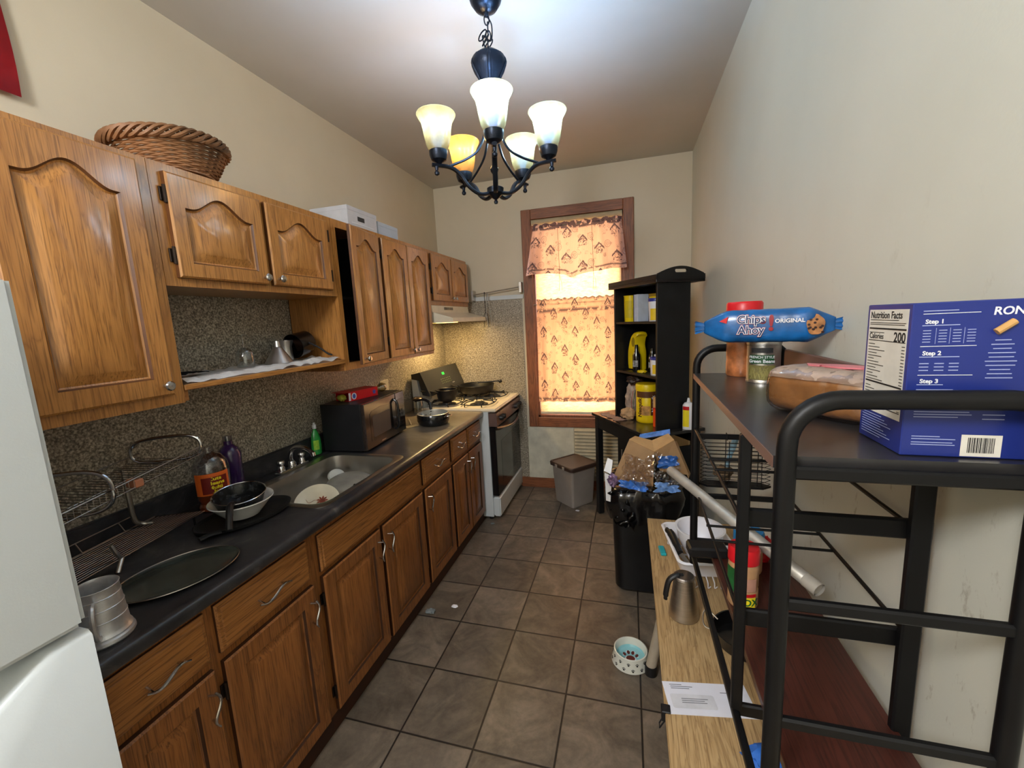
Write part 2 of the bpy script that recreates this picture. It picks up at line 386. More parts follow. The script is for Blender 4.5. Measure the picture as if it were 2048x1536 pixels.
obj('sash', bm, SASH, win, smooth=False)
bm = NB(); box(bm, OX0+.06, OX1-.06, DY+.086, DY+.089, OZ0+.06, 1.63); box(bm, OX0+.06, OX1-.06, DY+.118, DY+.121, 1.67, OZ1-.05)
obj('glass', bm, clear('window_glass', (250, 250, 250), .95, .02), win, smooth=False)

# ================================================================ CABINETS
def door_bm(xf, y0, y1, z0, z1, arch=0, st=.055, t=.02, top=None):
    """raised-panel door; arch = rise of the cathedral top rail"""
    bm = NB(); nb, ns, na = 6, 8, 26; top = st if top is None else top
    def ol(i, a):
        yl, yr, zb, zt = y0+i, y1-i, z0+i, z1-i; hw = (yr-yl)/2; yc = (yl+yr)/2; out = []
        def tz(y):
            if not a: return zt
            tt = min(1, abs(y-yc)/hw/.86); return zt-a+a*.5*(1+math.cos(PI*tt))
        out += [(yl+(yr-yl)*k/nb, zb) for k in range(nb)]
        zr = tz(yr); out += [(yr, zb+(zr-zb)*k/ns) for k in range(ns)]
        out += [(yr+(yl-yr)*k/na, tz(yr+(yl-yr)*k/na)) for k in range(na)]
        out += [(yl, zr+(zb-zr)*k/ns) for k in range(ns)]
        return out
    def L(x, i, a): return [(x, y, z) for y, z in ol(i, a)]
    e = st
    loops = [L(xf, 0, 0), L(xf+t-.005, 0, 0), L(xf+t, .006, 0), L(xf+t, e, arch), L(xf+t-.008, e+.005, arch), L(xf+t-.0105, e+.010, arch), L(xf+t-.002, e+.036, arch), L(xf+t-.0005, e+.039, arch)]
    loft(bm, loops, True, True); bm.faces.ensure_lookup_table(); n = len(loops[0])
    for k in (0, 3):
        for f in bm.faces[k*n:(k+1)*n]: f.material_index = 1
    return bm
def drawer_bm(xf, y0, y1, z0, z1, t=.02):
    bm = NB(); R = lambda x, i: [(x, y0+i, z0+i), (x, y1-i, z0+i), (x, y1-i, z1-i), (x, y0+i, z1-i)]
    loft(bm, [R(xf, 0), R(xf+t*.45, 0), R(xf+t*.75, .006), R(xf+t*.8, .013), R(xf+t, .016)]); bm.faces.ensure_lookup_table()
    for f in list(bm.faces)[:4]: f.material_index = 1
    return bm
def knob(x, y, z, par):
    bm = NB(); lathe(bm, (x, y, z), [(.0055, 0), (.0055, .010), (.010, .014), (.0155, .020), (.0155, .025), (.012, .029), (.001, .030)], 20, (1, 0, 0)); obj('knob', bm, CHROME, par)
def pull(x, y, z, par, vert=False, L=.11):
    """wavy bar pull on two posts"""
    bm = NB(); pts = []
    for k in range(17):
        t = k/16-.5; wv = .011*math.sin(t*2*PI); o_ = .026+.004*math.cos(t*PI)
        pts.append((x+o_, y+(wv if vert else t*L), z+(t*L if vert else wv)))
    tube(bm, pts, [.0028+.0018*math.sin(PI*k/16) for k in range(17)], 8)
    for s in (-.36, .36):
        p = (x, y+(0 if vert else s*L), z+(s*L if vert else 0)); wv = .011*math.sin(s*2*PI)
        cyl(bm, p, (x+.026, p[1]+(wv if vert else 0), p[2]+(0 if vert else wv)), .0035, seg=8)
    obj('handle', bm, CHROME, par)
def hinge(x, y, z, par):
    bm = NB(); cyl(bm, (x+.012, y, z-.028), (x+.012, y, z+.028), .005, seg=10); box(bm, x, x+.006, y-.010, y+.004, z-.022, z+.022, .001)
    obj('hinge', bm, mat('tarnished_bronze', (52, 42, 36), .45, .8), par)
def carcass(y0, y1, z0, z1, xb, frame, par, m_in, mv, holes=None, t=.018):
    """sides, bottom, top, back, and a face frame with openings (each y0, y1, z0, z1)"""
    bm = NB()
    box(bm, .012, xb, y0, y0+t, z0, z1); box(bm, .012, xb, y1-t, y1, z0, z1)
    box(bm, .012, xb, y0+t, y1-t, z0, z0+t); box(bm, .012, xb, y0+t, y1-t, z1-t, z1)
    box(bm, .008, .012, y0, y1, z0, z1, mi=1)
    # face frame as strips round the openings (openings side by side on one level band)
    hs = sorted(holes or []); xf = frame
    if not hs: box(bm, xb, xf, y0, y1, z0, z1)
    else:
        za, zb = hs[0][2], hs[0][3]; box(bm, xb, xf, y0, y1, z0, za); box(bm, xb, xf, y0, y1, zb, z1); y = y0
        for h in hs: box(bm, xb, xf, y, h[0], za, zb); y = h[1]
        box(bm, xb, xf, y, y1, za, zb)
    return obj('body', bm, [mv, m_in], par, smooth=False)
ZT, ZB = 2.225, 1.437
c1 = thing('wall_cabinet', 'tall oak wall cabinet with one big arched door, nearest the fridge', 'cabinet', (0, .62, ZB))
carcass(.62, 1.045, ZB, ZT, .31, .33, c1, DARKIN, OAKV, [(.66, 1.005, ZB+.04, ZT-.04)])
d = obj('door', door_bm(.331, .655, 1.005, 1.472, 2.205, .055, .058), [OAKV, GRVU], c1); knob(.351, .975, 1.505, d)
c2 = thing('wall_cabinet', 'short oak wall cabinet with two arched doors above the open shelf', 'cabinet', (0, 1.047, 1.83))
carcass(1.047, 1.893, 1.83, ZT, .31, .33, c2, DARKIN, OAKV, [(1.10, 1.45, 1.87, 2.185), (1.48, 1.85, 1.87, 2.185)])
d = obj('door', door_bm(.331, 1.085, 1.452, 1.858, 2.197, .055, .05), [OAKV, GRVU], c2); knob(.351, 1.425, 1.885, d)
hinge(.331, 1.080, 2.125, c2); hinge(.331, 1.080, 1.93, c2)
d = obj('door', door_bm(.331, 1.475, 1.845, 1.858, 2.197, .055, .05), [OAKV, GRVU], c2); knob(.351, 1.500, 1.885, d)
hinge(.331, 1.853, 2.125, c2); hinge(.331, 1.853, 1.93, c2)
c3 = thing('wall_cabinet', 'narrow tall oak wall cabinet with its single door ajar, dark inside', 'cabinet', (0, 1.895, ZB))
carcass(1.895, 2.30, ZB, ZT, .31, .33, c3, DARKIN, OAKV, [(1.93, 2.265, ZB+.04, ZT-.04)])
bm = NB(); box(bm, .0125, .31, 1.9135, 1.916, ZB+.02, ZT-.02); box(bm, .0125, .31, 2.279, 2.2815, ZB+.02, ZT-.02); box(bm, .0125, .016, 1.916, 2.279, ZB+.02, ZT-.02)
box(bm, .016, .30, 1.916, 2.279, 1.82, 1.835); obj('painted_shade_lining', bm, DARKIN, c3, smooth=False)  # near-black sheets: the shade inside the cabinet is put into their colour
bm = door_bm(0, -.345, 0, 1.462, 2.20, .05, .05)
bmesh.ops.transform(bm, matrix=Matrix.Translation((.332, 2.290, 0)) @ Matrix.Rotation(math.radians(9), 4, 'Z'), verts=bm.verts)
d = obj('door', bm, [OAKV, GRVU], c3); knob(.402, 1.985, 1.492, d)
c4 = thing('wall_cabinet', 'tall oak wall cabinet with two narrow arched doors, left of the range hood', 'cabinet', (0, 2.302, ZB))
carcass(2.302, 2.962, ZB, ZT, .31, .33, c4, DARKIN, OAKV, [(2.34, 2.62, ZB+.04, ZT-.04), (2.64, 2.925, ZB+.04, ZT-.04)])
d = obj('door', door_bm(.331, 2.325, 2.622, 1.462, 2.20, .05, .048), [OAKV, GRVU], c4); knob(.351, 2.598, 1.492, d); hinge(.331, 2.320, 2.10, c4); hinge(.331, 2.320, 1.57, c4)
d = obj('door', door_bm(.331, 2.630, 2.935, 1.462, 2.20, .05, .048), [OAKV, GRVU], c4); knob(.351, 2.655, 1.492, d)
c5 = thing('wall_cabinet', 'short two-door oak wall cabinet above the range hood', 'cabinet', (0, 2.964, 1.81))
carcass(2.964, 3.755, 1.81, ZT, .31, .33, c5, DARKIN, OAKV, [(3.0, 3.34, 1.85, 2.19), (3.37, 3.72, 1.85, 2.19)])
d = obj('door', door_bm(.331, 2.995, 3.355, 1.845, 2.20, .05, .05), [OAKV, GRVU], c5); knob(.351, 3.33, 1.872, d); hinge(.331, 2.99, 2.1, c5); hinge(.331, 2.99, 1.92, c5)
d = obj('door', door_bm(.331, 3.365, 3.730, 1.845, 2.20, .05, .05), [OAKV, GRVU], c5); knob(.351, 3.39, 1.872, d)
# open shelf under the short cabinet
sh = thing('open_shelf', 'open oak shelf board over the sink below the short wall cabinet', 'shelf', (0, 1.047, 1.47))
bm = NB(); box(bm, .008, .335, 1.047, 1.893, 1.477, 1.497, .002); obj('board', bm, OAKH, sh)
bm = NB(); box(bm, .02, .32, 1.875, 1.8935, 1.437, 1.476); box(bm, .02, .32, 1.0475, 1.065, 1.44, 1.476); obj('batten', bm, BOKH, sh, smooth=False)
# base cabinets
XF = .612
def base(y0, y1, label, items):
    r = thing('base_cabinet', label, 'cabinet', (0, y0, 0)); bm = NB(); t = .018
    box(bm, .012, .592, y0, y0+t, .0, .904); box(bm, .012, .592, y1-t, y1, .0, .904); box(bm, .012, .592, y0+t, y1-t, .09, .108)
    box(bm, .008, .012, y0, y1, .09, .904); box(bm, .592, XF, y0, y1, .08, .904); box(bm, .575, .600, y0+t, y1-t, 0, .09)
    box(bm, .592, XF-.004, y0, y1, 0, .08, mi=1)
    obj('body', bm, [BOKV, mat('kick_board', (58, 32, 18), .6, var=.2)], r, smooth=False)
    for it in items:
        if it[0] == 'door':
            d = obj('door', door_bm(XF+.001, it[1], it[2], .092, .695, 0, .06), [BOKV, GRVL], r)
            if it[3]: pull(XF+.021, it[1]+.03 if it[3] < 0 else it[2]-.03, .60, d, True)
            hy = it[2]+.004 if it[3] < 0 else it[1]-.004; hinge(XF, hy, .60, r); hinge(XF, hy, .18, r)
        elif it[0] == 'drawer':
            d = obj('drawer', drawer_bm(XF+.001, it[1], it[2], .722, .876), [BOKH, GRVL], r); pull(XF+.021, (it[1]+it[2])/2, .80, d, False, min(.13, .42*(it[2]-it[1])))
        else: obj('false_front', drawer_bm(XF+.001, it[1], it[2], .715, .868), [BOKH, GRVL], r)
base(.515, .800, 'oak base cabinet beside the fridge, its left part hidden', [('drawer', .53, .785), ('door', .53, .785, 1)])
base(.800, 1.215, 'oak base cabinet with one drawer between the fridge-side unit and the sink cabinet', [('drawer', .815, 1.180), ('door', .815, 1.185, 1)])
base(1.215, 2.078, 'wide oak sink cabinet with a plain false front over two doors', [('false', 1.237, 2.062), ('door', 1.237, 1.628, 1), ('door', 1.652, 2.062, -1)])
base(2.078, 2.490, 'oak base cabinet with one drawer just right of the sink cabinet', [('drawer', 2.095, 2.472), ('door', 2.095, 2.475, -1)])
base(2.490, 3.100, 'oak base cabinet with two drawers beside the stove', [('drawer', 2.510, 2.790), ('drawer', 2.805, 3.082), ('door', 2.510, 2.790, 1), ('door', 2.805, 3.082, -1)])
# worktop with the sink cut-out
wt = thing('worktop', 'long charcoal laminate worktop with backsplash lip, over the oak base cabinets', 'countertop', (0, .51, .905))
bm = NB(); SY0, SY1, SX0, SX1 = 1.32, 1.955, .135, .575
box(bm, .008, .63, .51, SY0, .905, .945); box(bm, .008, .63, SY1, 3.095, .905, .945)
box(bm, .008, SX0, SY0, SY1, .905, .945); box(bm, SX1, .63, SY0, SY1, .905, .945)
pr = [(.63, .945), (.648, .944), (.655, .938), (.657, .928), (.656, .912), (.650, .904), (.63, .904)]
loft(bm, [[(x, y, z) for x, z in pr] for y in (.51, 3.095)]); obj('slab', bm, LAM, wt, ang=50)
bm = NB(); box(bm, .0065, .026, .51, 3.095, .9452, 1.048, .005, seg=2); obj('backsplash', bm, LAM, wt)
# sink
sk = thing('kitchen_sink', 'single-bowl stainless steel sink set in the worktop', 'sink', (.36, 1.64, .945))
def RL(hx, hy, r, z, cx=.355, cyy=1.6375): return [(x, y, z) for x, y in rrect(cx, cyy, hx, hy, r, 6)]
bm = NB()
loft(bm, [RL(.250, .335, .05, .9456), RL(.250, .335, .05, .9475), RL(.240, .325, .05, .9495), RL(.225, .312, .06, .9485, .36), RL(.208, .300, .07, .944, .362), RL(.203, .295, .07, .90, .362), RL(.198, .290, .07, .80, .362), RL(.170, .262, .07, .772, .362), RL(.03, .03, .03, .770, .362)], False, True)
obj('basin', bm, mat('sink_steel', (188, 184, 176), .34, 1.0, var=.15, vs=4), sk)
bm = NB(); lathe(bm, (.362, 1.6375, .7712), [(.045, 0), (.042, .003), (.03, .001), (.001, .0015)], 24); obj('drain', bm, CHROME, sk)
fc = thing('kitchen_faucet', 'chrome two-handle faucet with black-looking curved spout behind the sink', 'faucet', (.09, 1.69, .9495))
bm = NB(); box(bm, .068, .118, 1.59, 1.79, .9495, .962, .006, seg=2); obj('base_plate', bm, CHROME, fc)
bm = NB(); tube(bm, bez([(.093, 1.69, .962), (.095, 1.69, 1.03), (.13, 1.69, 1.065), (.19, 1.69, 1.065), (.235, 1.69, 1.04)]), .0105, 12); cyl(bm, (.235, 1.69, 1.043), (.238, 1.69, 1.025), .012); lathe(bm, (.093, 1.69, .962), [(.021, 0), (.019, .02), (.013, .03)], 20); obj('spout', bm, CHROME, fc)
for yy in (1.62, 1.76):
    bm = NB(); lathe(bm, (.093, yy, .962), [(.019, 0), (.017, .018), (.012, .026), (.016, .032), (.021, .044), (.018, .052), (.001, .054)], 20); obj('handle', bm, CHROME, fc)
# refrigerator
fr = thing('refrigerator', 'white refrigerator at the left edge of the picture', 'refrigerator', (.35, .13, 0))
bm = NB(); box(bm, .03, .66, -.23, .485, .02, 1.775, .008); obj('body', bm, WHITE, fr)
def fdoor(z0, z1, grip):
    bm = NB(); vs = box(bm, .665, .745, -.235, .492, z0, z1, .012, seg=3); return obj('door', bm, WHITE, fr)
fdoor(1.096, 1.785, 0)
# lower door with a scooped hand grip along its top edge
bm = NB(); pts = []
def top(y): return 1.082-.105*max(0, min(1, (.43-y)/.17))
ys = [-.235, -.1, .0, .1, .2, .26]+[.28+.015*k for k in range(11)]+[.46, .48, .492]
for x, dz in ((.665, 0), (.70, 0), (.735, 0), (.745, -.010)):
    pts.append([(x, y, (1.082 if x < .69 else top(y))+dz) for y in ys]+[(x, .492, .09), (x, -.235, .09)])
loft(bm, pts, True, True); d = obj('door', bm, WHITE, fr, ang=50)
bm = NB(); box(bm, .10, .66, -.2, .45, 0, .02); obj('plinth', bm, BLACKP, fr, smooth=False)
# range hood
hd = thing('range_hood', 'cream range hood under the short wall cabinet, above the stove', 'range hood', (0, 2.98, 1.67))
bm = NB(); pr = [(.01, 1.8085), (.33, 1.8085), (.335, 1.755), (.50, 1.705), (.505, 1.672), (.01, 1.672)]
loft(bm, [[(x, y, z) for x, z in pr] for y in (2.975, 3.74)]); obj('shell', bm, CREAM, hd, smooth=False)
bm = NB()
for k in range(6): box(bm, .332, .337, 3.20+.03*k, 3.222+.03*k, 1.775, 1.797)
obj('vent_slots', bm, mat('vent_grey', (120, 112, 98), .5), hd, smooth=False)
bm = NB(); box(bm, .20, .32, 3.30, 3.50, 1.669, 1.6719); obj('lamp_cover', bm, mat('hood_lamp', (255, 225, 150), .4, emit=6, ecol=(255, 190, 90)), hd, smooth=False)
bm = NB(); box(bm, .06, .18, 3.05, 3.68, 1.6695, 1.6719); obj('filter', bm, ALU, hd, smooth=False)
# ================================================================ CHANDELIER
CX, CY = 1.252, 1.80
ch = thing('chandelier', 'dark metal chandelier with five bell glass shades hanging from the ceiling', 'chandelier', (CX, CY, 2.17))
CHM = mat('blackened_pewter', (44, 50, 62), .34, .85, var=.2, bmp=.2, bs_=120)
bm = NB(); lathe(bm, (CX, CY, HZ), [(.001, -.052), (.018, -.050), (.045, -.036), (.062, -.012), (.065, -.001)], 32); lathe(bm, (CX, CY, HZ-.052), [(.001, -.016), (.009, -.012), (.010, 0)], 16)
obj('canopy', bm, CHM, ch)
bm = NB(); z = HZ-.066; k = 0
def link(bm, c, a, h=.024, wd=.010, r=.0028, lean=0):
    pts = []
    for i in range(16):
        t = 2*PI*i/16; px, pz = wd*math.cos(t), h*math.sin(t)
        p = Vector((px*math.cos(a), px*math.sin(a), pz)); p.x += lean*pz
        pts.append(Vector(c)+p)
    tube(bm, pts, r, 6, closed=True)
for i in range(4): link(bm, (CX+.004*math.sin(i), CY, z-.010-.030*i), .3+i*PI/2, h=.020); 
for i in range(3): link(bm, (CX-.022+.012*i, CY+.004, z-.060-.020*i), .8+i*1.3, h=.018, lean=.8)
tube(bm, bez([(CX, CY, HZ-.06), (CX+.02, CY, HZ-.10), (CX+.014, CY, HZ-.155), (CX-.02, CY, HZ-.13), (CX-.012, CY, HZ-.175), (CX, CY, HZ-.19)]), .0028, 6)
obj('chain', bm, CHM, ch)
VZ = 2.592
bm = NB(); lathe(bm, (CX, CY, VZ), [(.001, .170), (.010, .168), (.016, .155), (.044, .150), (.067, .132), (.072, .110), (.063, .085), (.043, .055), (.030, .02), (.026, -.03), (.020, -.06)], 32)
for i in range(5):
    a = 2*PI*i/5-1.25; tube(bm, bez([(CX+r*math.cos(a), CY+r*math.sin(a), VZ+h) for r, h in ((.050, .146), (.072, .108), (.045, .052), (.031, .0), (.022, -.055))], 4), .0075, 6, flat=.6)
obj('vase_body', bm, CHM, ch)
bm = NB(); cyl(bm, (CX, CY, 2.16+.09), (CX, CY, VZ-.05), .007); lathe(bm, (CX, CY, 2.30), [(.009, -.02), (.016, -.01), (.018, 0), (.012, .012), (.008, .02)], 16); obj('rod', bm, CHM, ch)
HB = 2.192
bm = NB(); lathe(bm, (CX, CY, HB), [(.001, -.034), (.007, -.032), (.009, -.024), (.005, -.016), (.016, -.008), (.034, .010), (.036, .030), (.030, .034), (.010, .036)], 28); obj('hub', bm, CHM, ch)
def shade_glass():
    m, nt, b = nodes('scavo_glass_shade'); v = coords(nt); f = noise(nt, v, 30, 5)
    nt.nodes.remove(b); out = nt.nodes['Material Output']
    col = ramp(nt, f, [(.3, (152, 128, 80)), (.7, (172, 150, 100))])
    tl = nt.nodes.new('ShaderNodeBsdfTranslucent'); df = nt.nodes.new('ShaderNodeBsdfDiffuse'); tp = nt.nodes.new('ShaderNodeBsdfTransparent'); gl = nt.nodes.new('ShaderNodeBsdfGlossy')
    gl.inputs['Roughness'].default_value = .25
    for s in (tl, df): nt.links.new(col, s.inputs[0])
    tp.inputs[0].default_value = (.95, .88, .74, 1)
    m1 = nt.nodes.new('ShaderNodeMixShader'); m1.inputs[0].default_value = .45; nt.links.new(df.outputs[0], m1.inputs[1]); nt.links.new(tl.outputs[0], m1.inputs[2])
    m2 = nt.nodes.new('ShaderNodeMixShader'); m2.inputs[0].default_value = .24; nt.links.new(m1.outputs[0], m2.inputs[1]); nt.links.new(tp.outputs[0], m2.inputs[2])
    m3 = nt.nodes.new('ShaderNodeMixShader'); m3.inputs[0].default_value = .05; nt.links.new(m2.outputs[0], m3.inputs[1]); nt.links.new(gl.outputs[0], m3.inputs[2])
    nt.links.new(m3.outputs[0], out.inputs[0]); return m
SHG = shade_glass()
AR = .235
bulbs = {0: (17, (.32, .58, 1.0)), 1: (15, (.32, .60, 1.0)), 2: (11, (.40, .68, 1.0)), 3: (9, (1.0, .60, .22)), 4: (7, (.50, .72, 1.0))}
for i in range(5):
    a = math.radians(-72+72*i); ca, sa = math.cos(a), math.sin(a)
    P = lambda r, z: (CX+r*ca, CY+r*sa, z)
    bm = NB(); tube(bm, bez([P(.028, HB+.008), P(.07, HB+.004), P(.115, HB+.030), P(.15, HB+.075), P(.19, HB+.100), P(AR+.03, HB+.105)], 7), .0105, 8, flat=.75)
    tube(bm, bez([P(.018, VZ-.05), P(.03, VZ-.14), P(.065, VZ-.22), P(.12, VZ-.262), P(.19, HB+.106)], 7), .0052, 6)
    lathe(bm, P(AR+.012, HB+.09), [(.001, -.026), (.009, -.022), (.0105, -.014), (.006, -.006), (.008, .006), (.008, .02)], 14)
    am = obj('arm', bm, CHM, ch)
    zc = HB+.118
    bm = NB(); lathe(bm, P(AR, zc), [(.006, -.016), (.012, -.004), (.030, .006), (.037, .024), (.038, .040), (.034, .044)], 26); obj('cup', bm, CHM, am)
    bm = NB(); lathe(bm, P(AR, zc+.03), [(.030, 0), (.036, .008), (.047, .036), (.053, .066), (.057, .095), (.062, .118), (.073, .136), (.078, .146), (.0765, .149)], 40)
    obj('glass_shade', bm, SHG, am)
    bm = NB(); lathe(bm, P(AR, zc+.035), [(.012, 0), (.014, .03), (.026, .055), (.030, .075), (.024, .095), (.001, .104)], 20)
    e, c = bulbs[i]
    obj('bulb', bm, mat('lit_bulb_%d' % i, (250, 250, 250), .3, emit=.16*e, ecol=[255*x for x in c]), am)
    lamp('shade_light', 'POINT', P(AR, zc+.128), e, c, size=.03)

# ================================================================ ITEMS ON THE LEFT
# red cloth banner hung high on the wall
bm = NB(); L = []
for k in range(13):
    z = 2.404+.53*k/12; L.append([(.020+.005*math.sin(1.5*j+k*.3), .60+.0565*j+.004*math.sin(k*.6), z) for j in range(7)])
loft(bm, L, False, False, closed=False)
bmesh.ops.solidify(bm, geom=bm.faces[:], thickness=.004)
single('hanging_banner', bm, mat('red_satin', (168, 10, 18), .32, var=.25, vs=5), 'red satin cloth hanging at the top left corner of the picture', 'cloth', (.02, .80, 2.41))
# wicker basket
bk = thing('wicker_basket', 'round woven wicker basket lying on top of the wall cabinets', 'basket', (.19, 1.22, 2.226))
WICK = mat('wicker', (138, 96, 62), .55, var=.45, vs=9)
B0 = Vector((.200, 1.245, 2.236)); TL = Matrix.Rotation(math.radians(-6), 3, 'Y') @ Matrix.Rotation(math.radians(5), 3, 'X')
def bp_(r, a, h): return B0+TL @ Vector((r*.165*math.cos(a), r*.190*math.sin(a), h))
bm = NB(); NS = 26
for j in range(15):
    t = j/14; h = .004+.082*t; rr = .66+.30*t**.8
    tube(bm, [bp_(rr+.020*(1 if (i//2+j) % 2 else -1)*abs(math.sin(i*PI/2)), 2*PI*i/(NS*4)*2, h) for i in range(NS*2)], .0042, 5, closed=True)
for i in range(NS):
    a = 2*PI*i/NS; tube(bm, [bp_(.62+.32*t**.8, a, .002+.085*t) for t in (0, .25, .5, .75, 1)], .0036, 5)
lathe(bm, B0+Vector((0, 0, .004)), [(.001, 0), (.66, 0), (.66, .004), (.001, .004)], 32, sx=.165, sy=.190)
obj('weave', bm, WICK, bk)
bm = NB()
for s in range(5):
    tube(bm, [bp_(1.0+.050*math.cos(8*2*PI*i/110+s*2*PI/5), 2*PI*i/110, .098+.016*math.sin(8*2*PI*i/110+s*2*PI/5)) for i in range(110)], .0065, 5, closed=True)
obj('rim', bm, WICK, bk)
# two boxes on the cabinet
def carton(name, label, cat, c, hx, hy, hz, rz, m, extra=None):
    r = thing(name, label, cat, c, rz); bm = NB(); box(bm, -hx, hx, -hy, hy, 0, hz*2, .002); obj('carton', bm, m, r, w=False)
    bm = NB(); box(bm, -hx-.001, hx+.001, -hy-.001, hy+.001, hz*2-.022, hz*2+.001, .001); obj('lid', bm, m, r, w=False); return r
GBOX = mat('pale_grey_card', (188, 190, 196), .5, var=.05)
r = carton('cardboard_box', 'pale grey shallow box with a barcode, on the wall cabinets', 'box', (.20, 2.20, 2.226), .12, .14, .052, 0, GBOX)
bm = NB(); x = -.05
for k in range(14):
    w_ = random.choice((.0015, .003, .0045)); box(bm, .1205, .1213, x, x+w_, .035, .06); x += w_+.002
obj('barcode', bm, INK, r, smooth=False, w=False)
bm = NB(); box(bm, .1205, .1215, -.11, .10, .017, .020); obj('band', bm, INKW, r, smooth=False, w=False)
carton('cardboard_box', 'pale blue box behind the grey one on the wall cabinets', 'box', (.19, 2.50, 2.226), .11, .115, .042, 0, mat('pale_blue_card', (176, 190, 206), .5, var=.04))
# open shelf: towel, funnel, glass, mugs, black cloth
bm = NB(); L = []
for i in range(12):
    x = .05+.285*i/11; row = []
    for j in range(60):
        y = 1.06+.80*j/59; z = 1.4985+.006+.020*abs(mnoise.noise(Vector((x*22, y*16, 0))))+(.006 if i > 8 else 0)-(.012 if i == 11 else 0)+.03*max(0, mnoise.noise(Vector((x*9, y*7, 3))))*(1 if y > 1.68 else .2)*(1 if .0 < (x-.04)*(.33-x) else 0)
        row.append((x+(.004*math.sin(y*40) if i == 11 else 0), y, z))
    L.append(row)
loft(bm, L, False, False, closed=False); bmesh.ops.solidify(bm, geom=bm.faces[:], thickness=-.003)
single('towel', bm, mat('white_terry', (246, 246, 246), .95, var=.06, bmp=.4, bs_=250), 'crumpled white towel spread over the open shelf', 'towel', (.19, 1.46, 1.4975))
bm = NB(); lathe(bm, (.20, 1.592, 1.514), [(.062, 0), (.064, .002), (.060, .006), (.020, .072), (.014, .078), (.010, .105), (.008, .105)], 36); single('metal_funnel', bm, ALU, 'shiny metal funnel upside down on the white towel', 'funnel', (.20, 1.592, 1.514))
bm = NB(); lathe(bm, (.18, 1.43, 1.514), [(.030, 0), (.033, .002), (.036, .03), (.033, .065), (.020, .082), (.004, .088), (.0035, .135), (.02, .139), (.032, .141), (.032, .1425), (.001, .1425)], 32)
single('wine_glass', bm, clear('clear_glass', (228, 232, 230), .72, .04), 'upturned clear stemmed glass on the open shelf', 'glass', (.18, 1.43, 1.514))
cm = thing('creamer', 'small silver jug with a slanted lip behind the funnel', 'jug', (.14, 1.70, 1.516))
bm = NB(); lathe(bm, (.14, 1.70, 1.516), [(.001, 0), (.030, 0), (.034, .01), (.030, .04), (.030, .07), (.038, .10), (.036, .101), (.028, .07), (.026, .02), (.001, .01)], 28); obj('body', bm, ALU, cm)
bm = NB(); tube(bm, bez([(.14, 1.668, 1.60), (.14, 1.645, 1.60), (.14, 1.64, 1.565), (.14, 1.670, 1.545)]), .0035, 8); obj('handle', bm, ALU, cm)
pn = thing('small_pot', 'small black pot tipped on its side in the corner of the open shelf', 'pot', (.13, 1.79, 1.51))
bm = NB(); lathe(bm, (.165, 1.725, 1.585), [(.001, .105), (.050, .105), (.058, .095), (.062, .0), (.060, 0), (.055, .09), (.001, .098)], 36, (0, .95, .18)); obj('body', bm, mat('black_enamel', (16, 15, 15), .2, coat=.3), pn)
bm = NB(); tube(bm, bez([(.222, 1.77, 1.60), (.265, 1.79, 1.572), (.30, 1.805, 1.54), (.315, 1.82, 1.53)]), .008, 8, flat=.6); obj('handle', bm, BLACKP, pn)
pn = thing('brown_bowl', 'dark brown glossy bowl leaning beside the black pot on the open shelf', 'bowl', (.08, 1.84, 1.51))
bm = NB(); lathe(bm, (.070, 1.82, 1.578), [(.001, .062), (.03, .060), (.055, .04), (.066, .0), (.064, 0), (.052, .038), (.001, .055)], 32, (.5, .75, .3)); obj('body', bm, mat('brown_glaze', (58, 40, 32), .2, coat=.4), pn)
bm = NB(); L = []
for i in range(7): L.append([(.16+.018*i+.006*math.sin(j), 1.075+.15*j/12, 1.5235+.008*abs(math.sin(i*1.3+j*.9))*(1-abs(j-6)/8)) for j in range(13)])
loft(bm, L, False, False, closed=False); bmesh.ops.solidify(bm, geom=bm.faces[:], thickness=-.003)
single('folded_cloth', bm, mat('black_cloth', (24, 25, 30), .9, bmp=.3), 'small black cloth folded at the fridge end of the open shelf', 'cloth', (.24, 1.17, 1.516))
# outlet
ot = thing('wall_outlet', 'beige double power outlet on the speckled panel above the microwave', 'outlet', (.006, 2.72, 1.15))
bm = NB(); box(bm, .0065, .012, 2.675, 2.785, 1.175, 1.262, .002); obj('cover_plate', bm, CREAM, ot)
for yy in (2.705, 2.755):
    bm = NB(); box(bm, .0121, .0145, yy-.015, yy+.015, 1.195, 1.24, .002); obj('socket', bm, CREAM, ot)
# dish drying rack
dr = thing('dish_rack', 'two-tier steel wire dish drying rack beside the fridge', 'dish rack', (.16, .86, .946))
TV = Vector((.98, .2, 0)); YV = Vector((-.2, .98, 0)); F0 = Vector((.304, .56, .978))
bm = NB()
for k in range(13): o_ = F0-TV*.0135*k; tube(bm, [o_, o_+YV*(.60-.004*k)], .0016, 5)
E_ = [F0, F0+YV*.60, F0+YV*.56-TV*.17, F0-TV*.17]
tube(bm, E_, .0025, 6, closed=True)
for t in (.12, .30, .46): tube(bm, [F0+YV*t+Vector((0, 0, -.003)), F0+YV*t-TV*.17+Vector((0, 0, -.003))], .0024, 6)
B_0 = F0-TV*.185+Vector((0, 0, .035)); tube(bm, [B_0, B_0+YV*.52], .002, 6)
for t in (.16, .30, .44): tube(bm, [B_0+YV*t, B_0+YV*t+TV*.02+Vector((0, 0, -.034))], .002, 6)
obj('lower_tray', bm, WIRE, dr)
FA, FB, KA, KB = Vector((.268, .70, 1.185)), Vector((.200, 1.165, 1.238)), Vector((.075, .64, 1.185)), Vector((.030, 1.06, 1.238))
bm = NB()
for k in range(28):
    t = k/27; f_, k_ = FA.lerp(FB, t), KA.lerp(KB, t); m_ = f_.lerp(k_, .5); dz = Vector((0, 0, -.034))
    tube(bm, [k_+dz*.6, m_+dz, f_+dz, f_], .0014, 5)
